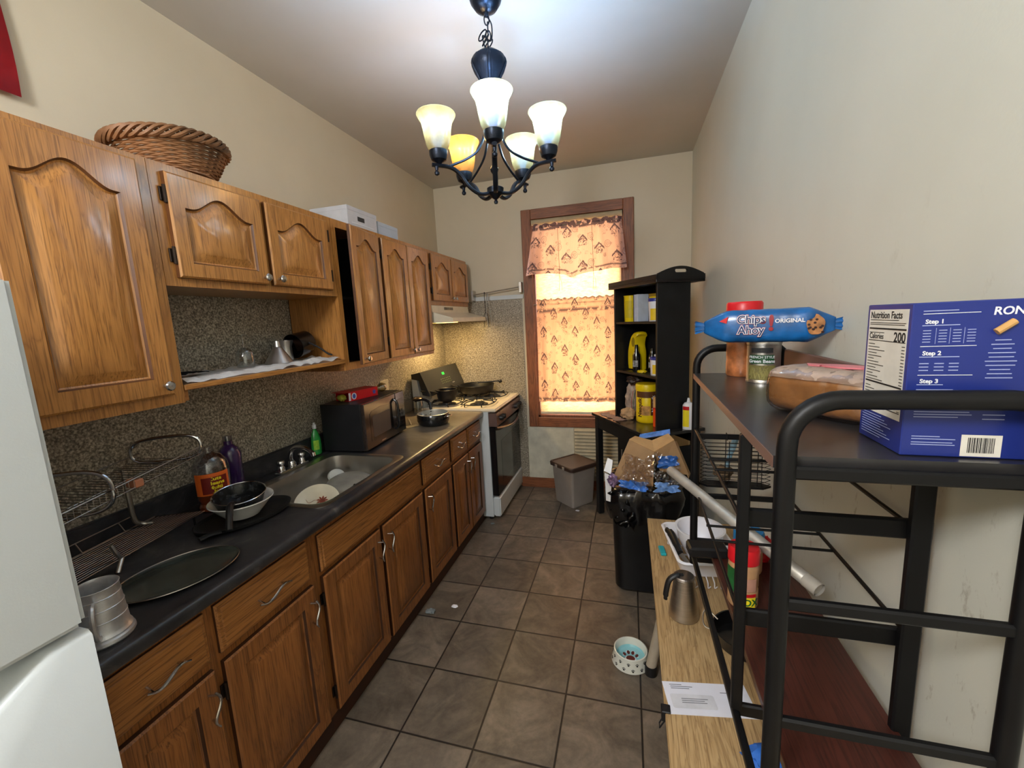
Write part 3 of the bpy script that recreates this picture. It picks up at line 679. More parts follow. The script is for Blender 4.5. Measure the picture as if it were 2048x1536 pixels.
tube(bm, [FA, FB], .003, 6); tube(bm, [FA+Vector((0, 0, -.030)), FB+Vector((0, 0, -.028))], .002, 6); tube(bm, [KA, KB], .002, 6); mA, mB = FA.lerp(KA, .5)+Vector((0, 0, -.035)), FB.lerp(KB, .5)+Vector((0, 0, -.035)); tube(bm, [mA, mB], .0018, 6)
obj('upper_tray', bm, WIRE, dr)
def oval_loop(A, B, z0, z1, r=.0062):
    A, B = Vector(A), Vector(B); bm = NB(); pts = []
    for x, z in rrect(.5, (z0+z1)/2, .5, (z1-z0)/2, .001, 1)[:0] or [(.5+.5*math.copysign(abs(math.cos(a))**.55, math.cos(a)), (z0+z1)/2+(z1-z0)/2*math.copysign(abs(math.sin(a))**.8, math.sin(a))) for a in (2*PI*k/48 for k in range(48))]:
        p = A.lerp(B, x); pts.append((p.x, p.y, z))
    tube(bm, pts, r, 10, closed=True); obj('end_loop', bm, CHROME, dr)
oval_loop((.05, .70, 0), (.262, .835, 0), 1.135, 1.272); oval_loop((.035, 1.03, 0), (.205, 1.162, 0), 1.200, 1.292)
bm = NB(); tube(bm, bez([(.060, .985, 1.205), (.060, .985, 1.10), (.060, .99, 1.01), (.066, 1.01, .985), (.085, 1.03, .980)]), .0085, 10); obj('post', bm, STEEL, dr)
bm = NB(); box(bm, .196, .240, .905, .935, 1.175, 1.203, .004); obj('clip', bm, mat('copper_clip', (196, 128, 96), .4, var=.05), dr)
bm = NB(); tube(bm, bez([(.250, .83, .978), (.256, .815, 1.0), (.254, .805, 1.035)]), .0065, 8); cyl(bm, (.250, .83, .980), (.272, .80, .9465), .0065); obj('leg', bm, ALU, dr)
for p in (F0+YV*.03, F0+YV*.55, F0-TV*.165+YV*.03, F0-TV*.165+YV*.52):
    bm = NB(); cyl(bm, (p.x, p.y, .946), (p.x, p.y, .978), .004, seg=8); obj('foot', bm, BLACKP, dr)
# pewter tankard
tk = thing('tankard', 'pewter tankard with ribbed body on the worktop beside the fridge', 'mug', (.565, .590, .9455))
bm = NB(); T = (.565, .598, .9455)
lathe(bm, T, [(.001, 0), (.055, 0), (.058, .005), (.057, .012), (.052, .015), (.054, .020), (.051, .026), (.0495, .029), (.0475, .056), (.0487, .0575), (.0472, .059), (.0455, .085), (.0467, .0865), (.0452, .088), (.0435, .112), (.0447, .1135), (.0432, .115), (.0425, .132), (.0445, .136), (.043, .137), (.0405, .130), (.046, .03), (.001, .02)], 44)
obj('body', bm, PEWTER, tk)
bm = NB(); tube(bm, bez([(T[0]+r_*.80, T[1]-r_*.60, z_) for r_, z_ in ((.042, 1.050), (.062, 1.056), (.076, 1.040), (.078, 1.010), (.070, .985), (.048, .972))]), .0058, 8, flat=1.4); obj('handle', bm, PEWTER, tk)
# oval glass platter
bm = NB(); c = (.484, .835, .9455)
vs = lathe(bm, c, [(.001, .002), (.6, .003), (.86, .004), (.97, .010), (1.0, .013), (.985, .010), (.88, .001), (.001, 0)], 64, sx=.118, sy=.155)
bmesh.ops.transform(bm, matrix=Matrix.Translation(c) @ Matrix.Rotation(math.radians(-21), 4, 'Z') @ Matrix.Translation(-Vector(c)), verts=bm.verts)
pt = thing('oval_platter', 'smoky dark oval platter with a thin bright rim on the worktop', 'platter', c); obj('dish', bm, mat('smoky_platter', (50, 56, 53), .16, var=.4, vs=9, coat=.6), pt)
Q = Matrix.Translation(c) @ Matrix.Rotation(math.radians(-21), 4, 'Z'); bm = NB(); tube(bm, [Q @ Vector((.118*math.cos(2*PI*k/72), .155*math.sin(2*PI*k/72), .013)) for k in range(72)], .0018, 6, closed=True); obj('rim', bm, WIRE, pt)
if 0: single('oval_platter', bm, mat('smoky_platter', (50, 56, 53), .16, var=.4, vs=9, coat=.6), 'smoky dark oval platter with a thin bright rim on the worktop', 'platter', c)
# bottles
def bottle(name, label, cat, c, prof, m, seg=36, sx=1, sy=1, group=None):
    r = thing(name, label, cat, c, group=group); bm = NB(); lathe(bm, c, prof, seg, sx=sx, sy=sy, cap0=True, cap1=True); obj('body', bm, m, r); return r
PET = clear('clear_pet', (226, 228, 236), .72, .08)
c = (.125, 1.245, .9455)
ob = thing('cleaner_bottle', 'big clear jug half full of amber cleaner with an orange and yellow label', 'bottle', c, 0)
def jugp(f, lo, hi): return [(r, h) for r, h in f if lo <= h <= hi]
full = [(.054, 0), (.060, .008), (.060, .02), (.054, .035), (.060, .05), (.062, .165), (.058, .195), (.040, .225), (.018, .24), (.017, .262)]
bm = NB(); lathe(bm, c, full, 36, sx=.95, sy=1.1, cap0=True); obj('body', bm, PET, ob)
bm = NB(); lathe(bm, (c[0], c[1], c[2]+.002), [(.050, 0), (.056, .008), (.056, .02), (.050, .035), (.056, .05), (.057, .10)], 36, sx=.95, sy=1.1, cap0=True, cap1=True); obj('amber_liquid', bm, mat('amber_liquid', (196, 84, 22), .1, var=.2, coat=.5), ob)
LABO = mat('orange_label', (226, 106, 40), .45, var=.08)
def wraplabel(par, c, R, a0, da, h0, h1, m, name='label', sx=1, sy=1, off=.001):
    bm = NB(); L = []
    for rr in (R+off, R+off+.0006): L.append([(c[0]+sx*rr*math.cos(a0+da*t), c[1]+sy*rr*math.sin(a0+da*t), c[2]+h) for t, h in [(-1+k/8, h0) for k in range(17)]+[(1-k/8, h1) for k in range(17)]])
    loft(bm, L, True, True); return obj(name, bm, m, par, smooth=False)
AF = math.radians(-38)   # facing the camera from the left-hand worktop
wraplabel(ob, c, .064, AF, .95, .075, .165, LABO, sy=1.06)
YEL = mat('label_yellow', (248, 226, 40), .5, var=.04)
wraplabel(ob, c, .0652, AF+.12, .66, .082, .15, mat('label_dark_red', (120, 26, 16), .5), 'label_panel', sy=1.06)
for s, h in (('Cuts', .142), ('Cleans', .124), ('Multi', .106), ('Use', .090)):
    text(s, .019, YEL, ob, Matrix(), warp=lambda p, h=h: cylwarp(.0675, (c[0], c[1], c[2]), AF+.12, h)(p), bold=.0006, sx=1.25)
for s in range(3): pass
c = (.075, 1.375, .9455)
pb = bottle('purple_bottle', 'tall dark purple cleaner bottle behind the amber jug', 'bottle', c, [(.038, 0), (.042, .006), (.043, .15), (.046, .19), (.034, .215), (.018, .232), (.017, .25)], mat('purple_plastic', (52, 30, 78), .18, var=.15, coat=.5))
bm = NB(); cyl(bm, (c[0], c[1], c[2]+.25), (c[0], c[1], c[2]+.272), .019); obj('cap', bm, clear('smoky_cap', (190, 184, 204), .5, .1), pb)
c = (.05, 1.925, .951)
sp_ = thing('dish_soap_bottle', 'green dish soap bottle standing behind the sink, against the microwave', 'bottle', c, 0)
bm = NB(); lathe(bm, c, [(.030, 0), (.033, .008), (.033, .05), (.030, .095), (.022, .12), (.012, .14), (.010, .15)], 30, sx=.7, sy=1, cap0=True, cap1=True); obj('body', bm, mat('green_soap', (52, 168, 74), .12, var=.2, coat=.6, emit=0), sp_)
bm = NB(); lathe(bm, (c[0], c[1], c[2]+.15), [(.011, 0), (.011, .022), (.006, .024), (.006, .034), (.001, .036)], 16); obj('cap', bm, WHITEP, sp_)
wraplabel(sp_, c, .0335, AF, .5, .03, .085, mat('label_lime', (168, 222, 74), .5, var=.2, vs=60), sx=.72)
# nested pans on the black griddle
c = Vector((.345, 1.185, .9455))
bm = NB(); lathe(bm, c, [(.001, 0), (.095, 0), (.118, .010), (.122, .022), (.119, .022), (.112, .012), (.09, .005), (.001, .004)], 48, sx=.95, sy=1.42)
gt = thing('serving_griddle', 'black oval griddle pan under the stacked white bowl', 'pan', c)
bmesh.ops.transform(bm, matrix=Matrix.Translation(c) @ Matrix.Rotation(math.radians(-16), 4, 'Z') @ Matrix.Translation(-c), verts=bm.verts); obj('body', bm, IRON, gt)
bm = NB(); tube(bm, bez([(.385, 1.05, .962), (.37, 1.02, .965), (.36, .99, .962)]), .014, 8, flat=.4); obj('handle', bm, IRON, gt)
c = Vector((.330, 1.190, .958)); wb = thing('white_bowl', 'white ceramic bowl with a flared rim, holding the black saucepan', 'bowl', c)
bm = NB(); lathe(bm, c, [(.001, 0), (.058, 0), (.062, .006), (.085, .032), (.104, .056), (.112, .062), (.111, .066), (.100, .060), (.080, .036), (.055, .010), (.001, .008)], 48); obj('body', bm, mat('white_ceramic', (232, 232, 230), .2, var=.03, coat=.4), wb)
c = Vector((.325, 1.190, 1.004)); bp2 = thing('black_saucepan', 'dirty black non-stick saucepan sitting in the white bowl', 'saucepan', c)
A = Vector((.10, -.10, .99)).normalized()
bm = NB(); lathe(bm, c-A*.014, [(.001, 0), (.062, 0), (.076, .012), (.088, .052), (.091, .055), (.091, .057), (.087, .056), (.073, .015), (.001, .006)], 48, A)
def dirty():
    m, nt, b = nodes('used_nonstick'); v = coords(nt); f = noise(nt, v, 26, 5, .7)
    nt.links.new(ramp(nt, f, [(.52, (20, 21, 23)), (.62, (54, 56, 60)), (.72, (150, 152, 156))]), b.inputs['Base Color']); b.inputs['Roughness'].default_value = .25; return m
obj('body', bm, dirty(), bp2)
bm = NB(); lathe(bm, c-A*.014, [(.0905, .0555), (.0925, .058), (.0905, .0595), (.0885, .0575)], 48, A); obj('steel_rim', bm, CHROME, bp2)
bm = NB(); tube(bm, bez([(.375, 1.115, 1.038), (.405, 1.082, 1.045), (.435, 1.05, 1.02), (.452, 1.03, .985)]), [.010]*8+[.012]*8+[.011]*9, 10, flat=1.0); obj('handle', bm, BLACKP, bp2)
# things in the sink
c = Vector((.43, 1.46, .80)); A = Vector((.25, -.45, .86)).normalized()
pl = thing('dinner_plate', 'cream plate with a rust flower motif leaning in the sink', 'plate', (.43, 1.46, .79))
bm = NB(); lathe(bm, Vector((.425, 1.475, .875)), [(.001, 0), (.055, 0), (.070, .008), (.098, .016), (.097, .018), (.068, .011), (.054, .004), (.001, .004)], 48, Vector((.30, -.42, .75)).normalized()); obj('body', bm, mat('cream_china', (222, 214, 190), .25, var=.05, coat=.4), pl)
Mx = plane_M(Vector((.425, 1.475, .875))+Vector((.30, -.42, .75)).normalized()*.0055, (.8, .55, 0), Vector((.30, -.42, .75)).cross(Vector((.8, .55, 0))))
bm = NB()
for k in range(9):
    a = k*2*PI/9; pts = [(0, .003), (.018, .004), (.026, 0), (.018, -.004), (0, -.003)]
    pts = [(.02+x*math.cos(a)-y*math.sin(a), .012+x*math.sin(a)+y*math.cos(a)) for x, y in pts]; prism(bm, pts, lambda u, v: Mx @ Vector((u, v, 0)), lambda u, v: Mx @ Vector((u, v, .0006)))
for s in (-1, 1): tube(bm, [Mx @ Vector(p) for p in bez([(.01, .0, .0005), (-.01, -.02*s, .0005), (-.035, -.01*s, .0005), (-.05, -.03*s, .0005)])], .0008, 4)
obj('flower_motif', bm, mat('rust_print', (150, 72, 48), .5), pl, smooth=False)
c = Vector((.40, 1.74, .79)); fp = thing('frying_pan', 'upturned grey frying pan with a rounded base lying in the sink', 'pan', c)
A = Vector((-.10, .25, .95)).normalized()
bm = NB(); lathe(bm, Vector((.405, 1.745, .868)), [(.128, -.040), (.130, -.038), (.120, 0), (.102, .014), (.05, .018), (.001, .018)], 56, Vector((.16, -.06, .96)).normalized()); obj('body', bm, mat('worn_grey_pan', (158, 156, 148), .3, .15, var=.15), fp)
bm = NB(); lathe(bm, Vector((.405, 1.745, .868)), [(.128, -.041), (.1325, -.041), (.1325, -.037), (.128, -.037)], 56, Vector((.16, -.06, .96)).normalized()); obj('rim', bm, CHROME, fp)
bm = NB(); cyl(bm, Vector((.455, 1.70, .872)), Vector((.459, 1.699, .880)), .006); obj('rivet', bm, BLACKM, fp)
c = Vector((.27, 1.80, .80)); bm = NB(); lathe(bm, Vector((.235, 1.845, .862)), [(.001, .010), (.02, .010), (.040, .002), (.047, -.010), (.045, -.010), (.038, 0), (.001, .007)], 40, Vector((.5, -.35, .8)).normalized())
single('saucer', bm, mat('white_saucer', (214, 216, 210), .2, coat=.4), 'small pale saucer behind the frying pan in the sink', 'saucer', (.235, 1.845, .80))
c = Vector((.45, 1.375, .79)); rm = thing('red_mug', 'dark red mug in the near corner of the sink', 'mug', (.45, 1.385, .775))
bm = NB(); lathe(bm, Vector((.45, 1.385, .80)), [(.001, 0), (.030, 0), (.036, .01), (.040, .085), (.038, .087), (.033, .012), (.001, .008)], 32); obj('body', bm, mat('crimson_glaze', (134, 16, 46), .2, coat=.4), rm)
bm = NB(); tube(bm, bez([(.472, 1.414, .87), (.492, 1.44, .868), (.492, 1.44, .835), (.468, 1.410, .82)]), .005, 8); obj('handle', bm, mat('crimson_glaze', (134, 16, 46)), rm)
# microwave (turned a little)
mw = thing('microwave_oven', 'black countertop microwave oven between sink and stove', 'microwave', (.345, 1.985, .9455), math.radians(4))
bm = NB(); box(bm, -.278, -.02, .0, .50, .008, .285, .004); obj('body', bm, BLACKP, mw, w=False)
bm = NB(); box(bm, -.0195, .003, .0, .375, .010, .284, .005); d = obj('door', bm, mat('bronze_gloss', (46, 38, 34), .14, var=.1, coat=.5), mw, w=False)
bm = NB(); prism(bm, [(.055, .055), (.325, .055), (.325, .215), (.30, .23), (.19, .24), (.08, .23), (.055, .215)], lambda u, v: (.0032, u, v), lambda u, v: (.0045, u, v)); obj('window', bm, BLACKG, d, w=False, smooth=False)
bm = NB(); prism(bm, rrect(.185, .135, .105, .065, .012), lambda u, v: (.0046, u, v), lambda u, v: (.0052, u, v)); obj('window_mesh', bm, mat('grey_mesh', (74, 68, 66), .4, var=.1), d, w=False, smooth=False)
bm = NB(); tube(bm, bez([(.004, .352, .05), (.026, .354, .08), (.030, .355, .15), (.026, .354, .22), (.004, .352, .25)]), .008, 8); obj('handle', bm, BLACKG, d, w=False)
bm = NB(); box(bm, -.0195, .003, .378, .50, .010, .284, .005); cp_ = obj('control_panel', bm, mat('bronze_gloss', (46, 38, 34)), mw, w=False)
bm = NB()
for i in range(5):
    for j in range(3): box(bm, .0035, .005, .398+.028*j, .418+.028*j, .045+.026*i, .061+.026*i, .001)
obj('keypad', bm, BLACKG, cp_, w=False, smooth=False)
bm = NB(); box(bm, .0035, .0045, .398, .480, .20, .235); obj('display', bm, BLACKG, cp_, w=False, smooth=False)
bm = NB(); box(bm, .0035, .0042, .165, .215, .024, .030); obj('badge', bm, CHROME, d, w=False, smooth=False)
for p in ((-.255, .03), (-.255, .47), (-.04, .03), (-.04, .47)):
    bm = NB(); cyl(bm, (*p, 0), (*p, .009), .012, seg=12); obj('foot', bm, BLACKP, mw, w=False)
# red tea box on the microwave
rb = thing('tea_box', 'red open tea box lying on the microwave', 'box', (.17, 2.185, 1.2318), math.radians(-12))
bm = NB(); t = .0015; X, Y, Z = .055, .115, .055
box(bm, -X, X, -Y, Y, 0, t); box(bm, -X, X, -Y, Y, Z-t, Z); box(bm, -X, -X+t, -Y, Y, t, Z-t); box(bm, X-t, X, -Y, Y, t, Z-t); box(bm, -X, X, Y-t, Y, t, Z-t)
vs = box(bm, -X, X, -Y-.03, -Y, Z-t, Z); obj('carton', bm, mat('red_card', (196, 24, 34), .4, var=.08), rb, w=False, smooth=False)
bm = NB(); prism(bm, [(.018*math.cos(k*PI/10)-.075, .027+.020*math.sin(k*PI/10)) for k in range(20)], lambda u, v: (X+.0002, u, v), lambda u, v: (X+.0008, u, v)); box(bm, X+.0002, X+.0006, -.115, -.10, .004, .05); obj('logo_patch', bm, INKW, rb, w=False, smooth=False)
bm = NB(); prism(bm, [(.011*math.cos(k*PI/8)-.075, .027+.015*math.sin(k*PI/8)) for k in range(16)], lambda u, v: (X+.0008, u, v), lambda u, v: (X+.0012, u, v)); 
for k in range(5): prism(bm, [(.085+.015*math.cos(a), .027+.015*math.sin(a)) for a in (k*1.25, k*1.25+.5, k*1.25+3.3)], lambda u, v: (X+.0002, u, v), lambda u, v: (X+.0008, u, v))
obj('blue_print', bm, mat('print_blue', (60, 86, 170), .5), rb, w=False, smooth=False)
bm = NB(); blob(bm, (0, -.12, .022), .024, 3, .3, 8, (1.3, .8, .8), 3); obj('tea_pouch', bm, mat('yellow_green_foil', (168, 164, 62), .4, var=.3), rb, w=False)
bm = NB(); lathe(bm, Vector((.20, 2.40, 1.262)), [(.001, -.045), (.012, -.043), (.013, -.03), (.018, -.024), (.028, -.005), (.030, .008), (.024, .024), (.001, .031)], 28, (.25, .95, .0))
single('light_bulb', bm, clear('bulb_glass', (216, 208, 176), .6, .05), 'clear round light bulb lying on the microwave', 'bulb', (.20, 2.40, 1.2318))
# spatula and open pan near the stove
st_ = thing('spatula', 'thin metal spatula lying on the worktop between the microwave and the pan', 'spatula', (.22, 2.62, .9455))
bm = NB(); box(bm, -.03, .03, -.045, .045, .0, .0012); bmesh.ops.transform(bm, matrix=Matrix.Translation((.30, 2.58, .947)) @ Matrix.Rotation(-.7, 4, 'Z'), verts=bm.verts); obj('blade', bm, STEEL, st_, smooth=False)
bm = NB(); tube(bm, bez([(.275, 2.615, .948), (.23, 2.68, .955), (.17, 2.76, .957)]), .004, 8, flat=.5); obj('handle', bm, STEEL, st_)
def pan(name, label, c, R, H, mo, mi_, hd=None, hl=.16, hz=.02, rim=True, flare=1.06, cat='pan', helper=False):
    r = thing(name, label, cat, c); c = Vector(c); bm = NB()
    lathe(bm, c, [(.001, 0), (R*.80, 0), (R*.92, H*.12), (R, H*.45), (R*flare, H)], 48); obj('body', bm, mo, r)
    bm = NB(); lathe(bm, c, [(R*flare+.0015, H), (R*flare-.001, H+.0018), (R*flare-.004, H-.001), (R*.97, H*.45), (R*.88, H*.16), (R*.78, .006), (.001, .005)], 48); obj('lining', bm, mi_, r)
    if hd is not None:
        a = math.radians(hd); u = Vector((math.cos(a), math.sin(a), 0)); b_ = c+Vector((0, 0, H*.8))
        bm = NB(); tube(bm, bez([b_+u*(R*flare-.002), b_+u*(R+.035)+Vector((0, 0, hz*.6)), b_+u*(R+hl*.6)+Vector((0, 0, hz*1.6)), b_+u*(R+hl)+Vector((0, 0, hz*2))]), .009, 10, flat=.7); obj('handle', bm, BLACKP, r)
    return r
SILV = mat('silver_nonstick', (178, 178, 172), .32, .5, var=.08)
pr_ = thing('deep_saucepan', 'black deep pan with a silver inside on the worktop by the stove', 'pan', (.43, 2.66, .9455)); c = Vector((.43, 2.665, .9455))
bm = NB(); lathe(bm, c, [(.001, 0), (.084, 0), (.106, .010), (.117, .038), (.115, .068), (.110, .082)], 48); obj('body', bm, BLACKG, pr_)
bm = NB(); lathe(bm, c, [(.1105, .082), (.112, .085), (.108, .086), (.106, .077), (.110, .044), (.100, .014), (.080, .006), (.001, .006)], 48); obj('lining', bm, SILV, pr_)
bm = NB(); tube(bm, bez([c+Vector((-.062, .088, .070)), c+Vector((-.07, .108, .10)), c+Vector((-.085, .12, .135)), c+Vector((-.135, .125, .155)), c+Vector((-.20, .11, .145))]), [.008]*6+[.011]*20+[.008]*7, 10, flat=.8); obj('handle', bm, BLACKG, pr_)
bm = NB(); tube(bm, bez([c+Vector((.108, .03, .066)), c+Vector((.140, .02, .070)), c+Vector((.140, -.03, .070)), c+Vector((.106, -.04, .066))]), .004, 8); obj('side_grip', bm, CHROME, pr_)
for dx, dy in ((-.066, .080), (-.088, .050)):
    bm = NB(); cyl(bm, c+Vector((dx*1.0, dy*1.0, .055)), c+Vector((dx*.93, dy*.93, .055)), .005, seg=10); obj('rivet', bm, CHROME, pr_)
# ================================================================ STOVE
sv = thing('gas_range', 'white gas range with black oven door and black backguard, at the end of the worktop', 'stove', (.36, 3.48, 0))
YA, YB = 3.104, 3.862
bm = NB(); box(bm, .03, .695, YA, YB, .03, .935, .004); obj('body', bm, WHITE, sv)
WST = mat('stove_top_enamel', (228, 218, 198), .3, var=.06, vs=10)
bm = NB(); box(bm, .03, .765, YA-.002, YB, .936, .962, .010, seg=3); obj('cooktop', bm, WST, sv)
bm = NB(); pr = [(.696, .925), (.766, .925), (.768, .82), (.765, .815), (.696, .815)]
loft(bm, [[(x, y, z) for x, z in pr] for y in (YA+.002, YB)]); cpn = obj('control_panel', bm, mat('copper_black_panel', (120, 98, 92), .25, .4, var=.1), sv, smooth=False)
for y in (3.20, 3.265, 3.66, 3.725, 3.79):
    bm = NB(); lathe(bm, (.767, y, .87), [(.023, 0), (.022, .012), (.017, .026), (.001, .028)], 20, (1, 0, 0)); box(bm, .78, .798, y-.004, y+.004, .85, .89, .001); obj('knob', bm, BLACKP, cpn)
bm = NB(); box(bm, .696, .750, YA+.004, YB, .215, .808, .006); dd = obj('oven_door', bm, BLACKG, sv)
bm = NB(); box(bm, .7502, .7512, YA+.14, YB-.14, .30, .66); obj('window', bm, mat('oven_glass', (44, 44, 42), .08, var=.1), dd, smooth=False)
bm = NB(); tube(bm, bez([(.752, YA+.02, .795), (.775, YA+.10, .782), (.795, YA+.24, .765), (.80, (YA+YB)/2, .758), (.795, YB-.24, .765), (.775, YB-.10, .782), (.752, YB-.02, .795)], 6), .013, 10, flat=1.2); obj('handle', bm, mat('bronze_gloss', (46, 38, 34)), dd)
bm = NB(); box(bm, .696, .758, YA+.004, YB, .035, .205, .010, seg=3); obj('drawer', bm, WHITE, sv)
for x in (.08, .66):
    for y in (YA+.04, YB-.04): bm = NB(); cyl(bm, (x, y, 0), (x, y, .031), .018, seg=12); obj('foot', bm, BLACKP, sv)
# backguard: white riser, slanted black console
bm = NB(); loft(bm, [[(x, y, z) for x, z in ((.03, .963), (.115, .963), (.09, 1.12), (.075, 1.235), (.03, 1.235))] for y in (YA, YB-.01)]); bg = obj('backguard', bm, WHITE, sv, smooth=False)
bm = NB(); pr = [(.032, 1.212), (.032, 1.252), (.115, 1.268), (.19, 1.085), (.195, 1.062), (.125, 1.075), (.10, 1.20)]
loft(bm, [[(x, y, z) for x, z in pr] for y in (YA-.004, YB-.012)]); cs = obj('console', bm, mat('console_black', (44, 44, 44), .3, var=.06), sv, smooth=False)
def cons(u, v, n=0): # console face coordinates: u along y, v 0..1 up
    p = Vector((.192, 0, 1.083)).lerp(Vector((.116, 0, 1.264)), v); nn = Vector((.918, 0, .385)); return Vector((p.x+nn.x*n, u, p.z+nn.z*n))
bm = NB(); prism(bm, [(3.47, .64), (3.515, .64), (3.515, .76), (3.47, .76)], lambda u, v: cons(u, v, .0006), lambda u, v: cons(u, v, .0012)); obj('clock_display', bm, mat('green_led', (30, 160, 50), .4, emit=1.0, ecol=(40, 220, 60)), cs, smooth=False)
bm = NB()
for i in range(3):
    for j in range(6): prism(bm, [(3.40+.036*j+dx, .24+.10*i+dz) for dx, dz in ((0, 0), (.018, 0), (.018, .035), (0, .035))], lambda u, v: cons(u, v, .0006), lambda u, v: cons(u, v, .0011))
obj('buttons', bm, mat('button_print', (104, 116, 92), .5), cs, smooth=False)
bm = NB(); prism(bm, [(3.60, .12), (3.65, .12), (3.65, .17), (3.60, .17)], lambda u, v: cons(u, v, .0006), lambda u, v: cons(u, v, .0011)); obj('badge', bm, CHROME, cs, smooth=False)
# burners and grates
for (x, y) in ((.25, 3.30), (.55, 3.30), (.25, 3.66), (.55, 3.66)):
    bm = NB(); lathe(bm, (x, y, .9625), [(.080, 0), (.076, .004), (.045, .002)], 32); lathe(bm, (x, y, .9625), [(.045, 0), (.043, .014), (.034, .016), (.034, .022), (.001, .023)], 28); obj('burner', bm, mat('burner_grey', (70, 66, 62), .45, .5, var=.2), sv)
for y in (3.30, 3.66):
    bm = NB(); zt = .995
    for xc in (.25, .55):
        hx = .14; hy = .145
        for s in (-1, 1):
            for q in (-1, 1):
                x = xc+q*.075; tube(bm, bez([(x, y+s*hy, .964), (x, y+s*hy, .988), (x, y+s*(hy-.02), zt), (x, y+s*.07, zt), (xc+q*.035, y+s*.035, zt+.004)], 5), .0048, 6)
        for s in (-1, 1): tube(bm, bez([(xc-.125, y+s*.115, zt-.014), (xc, y+s*.145, zt-.016), (xc+.125, y+s*.115, zt-.014)], 5), .0045, 6)
        for q in (-1, 1): tube(bm, bez([(xc+q*.125, y-.115, zt-.014), (xc+q*.14, y, zt-.016), (xc+q*.125, y+.115, zt-.014)], 5), .0045, 6)
        for q in (-1, 1): tube(bm, [(xc+q*.138, y, zt-.016), (xc+q*.12, y, zt), (xc+q*.04, y, zt+.004)], .0045, 6)
    obj('grate', bm, IRON, sv)
BRN = mat('burnt_pot', (30, 26, 26), .4, .3, var=.5, vs=12)
pan('stove_saucepan', 'small dark scorched saucepan on the near left burner of the stove', (.27, 3.265, 1.0005), .084, .098, BRN, BRN, 236, .16, .018, cat='saucepan')
pan('skillet', 'big black deep skillet with a lid-like rim on the far burners', (.40, 3.655, 1.0005), .160, .078, BRN, BLACKM, 207, .20, .022, cat='skillet')
bm = NB(); bl = thing('cooking_fork', 'black utensil lying across the skillet, its tip toward the window', 'utensil', (.50, 3.72, 1.072)); tube(bm, bez([(.40, 3.69, 1.090), (.50, 3.72, 1.092), (.60, 3.745, 1.098)]), .0065, 8); obj('shaft', bm, BLACKP, bl)
bm = NB(); lathe(bm, (.61, 3.748, 1.093), [(.001, -.02), (.014, -.01), (.017, 0), (.012, .014), (.001, .02)], 12, (1, .3, .1)); obj('head', bm, BLACKP, bl)
# brown spoon rest with a jar of utensils, left rear of the stove, seen over the pan
jr = thing('glass_jar', 'clear glass jar with a dark lid behind the silver-lined pan', 'jar', (.12, 3.02, .9455)); c = Vector((.13, 3.00, .9455))
bm = NB(); lathe(bm, c, [(.036, 0), (.040, .004), (.040, .085), (.034, .10), (.034, .112)], 28, cap0=True); obj('body', bm, clear('clear_glass', (228, 232, 230)), jr)
bm = NB(); lathe(bm, c+Vector((0, 0, .108)), [(.038, 0), (.040, .004), (.044, .016), (.03, .026), (.001, .028)], 28); obj('lid', bm, mat('dark_bronze_lid', (66, 52, 42), .3, .6), jr)
# utensil rail on the window wall
rl = thing('utensil_rail', 'thin metal rail across the window wall above the speckled panel', 'rail', (.58, 3.80, 1.93))
bm = NB(); tube(bm, [(.345, 3.80, 1.915), (.84, 3.80, 1.965)], .0055, 8); obj('bar', bm, STEEL, rl)
for x, z in ((.36, 1.915), (.835, 1.965)): bm = NB(); box(bm, x-.012, x+.012, 3.795, DY-.001, z-.05, z+.045, .002); obj('bracket', bm, STEEL, rl)
ty = thing('serving_fork', 'long dark two-pronged fork hanging from the rail', 'fork', (.485, 3.80, 1.62))
bm = NB(); tube(bm, bez([(.485, 3.808, 1.925), (.485, 3.793, 1.938), (.485, 3.788, 1.92), (.487, 3.79, 1.80), (.49, 3.79, 1.74)]), .003, 6); obj('shaft', bm, BLACKM, ty)
bm = NB(); tube(bm, bez([(.49, 3.79, 1.75), (.472, 3.79, 1.72), (.468, 3.79, 1.61)]), .0024, 6); tube(bm, bez([(.49, 3.79, 1.75), (.508, 3.79, 1.72), (.512, 3.79, 1.61)]), .0024, 6); obj('prongs', bm, BLACKM, ty)
ty = thing('kitchen_tongs', 'slim steel tongs hanging beside the fork on the rail', 'tongs', (.53, 3.80, 1.62))
bm = NB()
for s in (-1, 1): tube(bm, bez([(.515, 3.80, 1.93), (.515+s*.008, 3.783, 1.86), (.52+s*.02, 3.778, 1.74), (.525+s*.014, 3.778, 1.62)]), .003, 6)
obj('arms', bm, STEEL, ty)

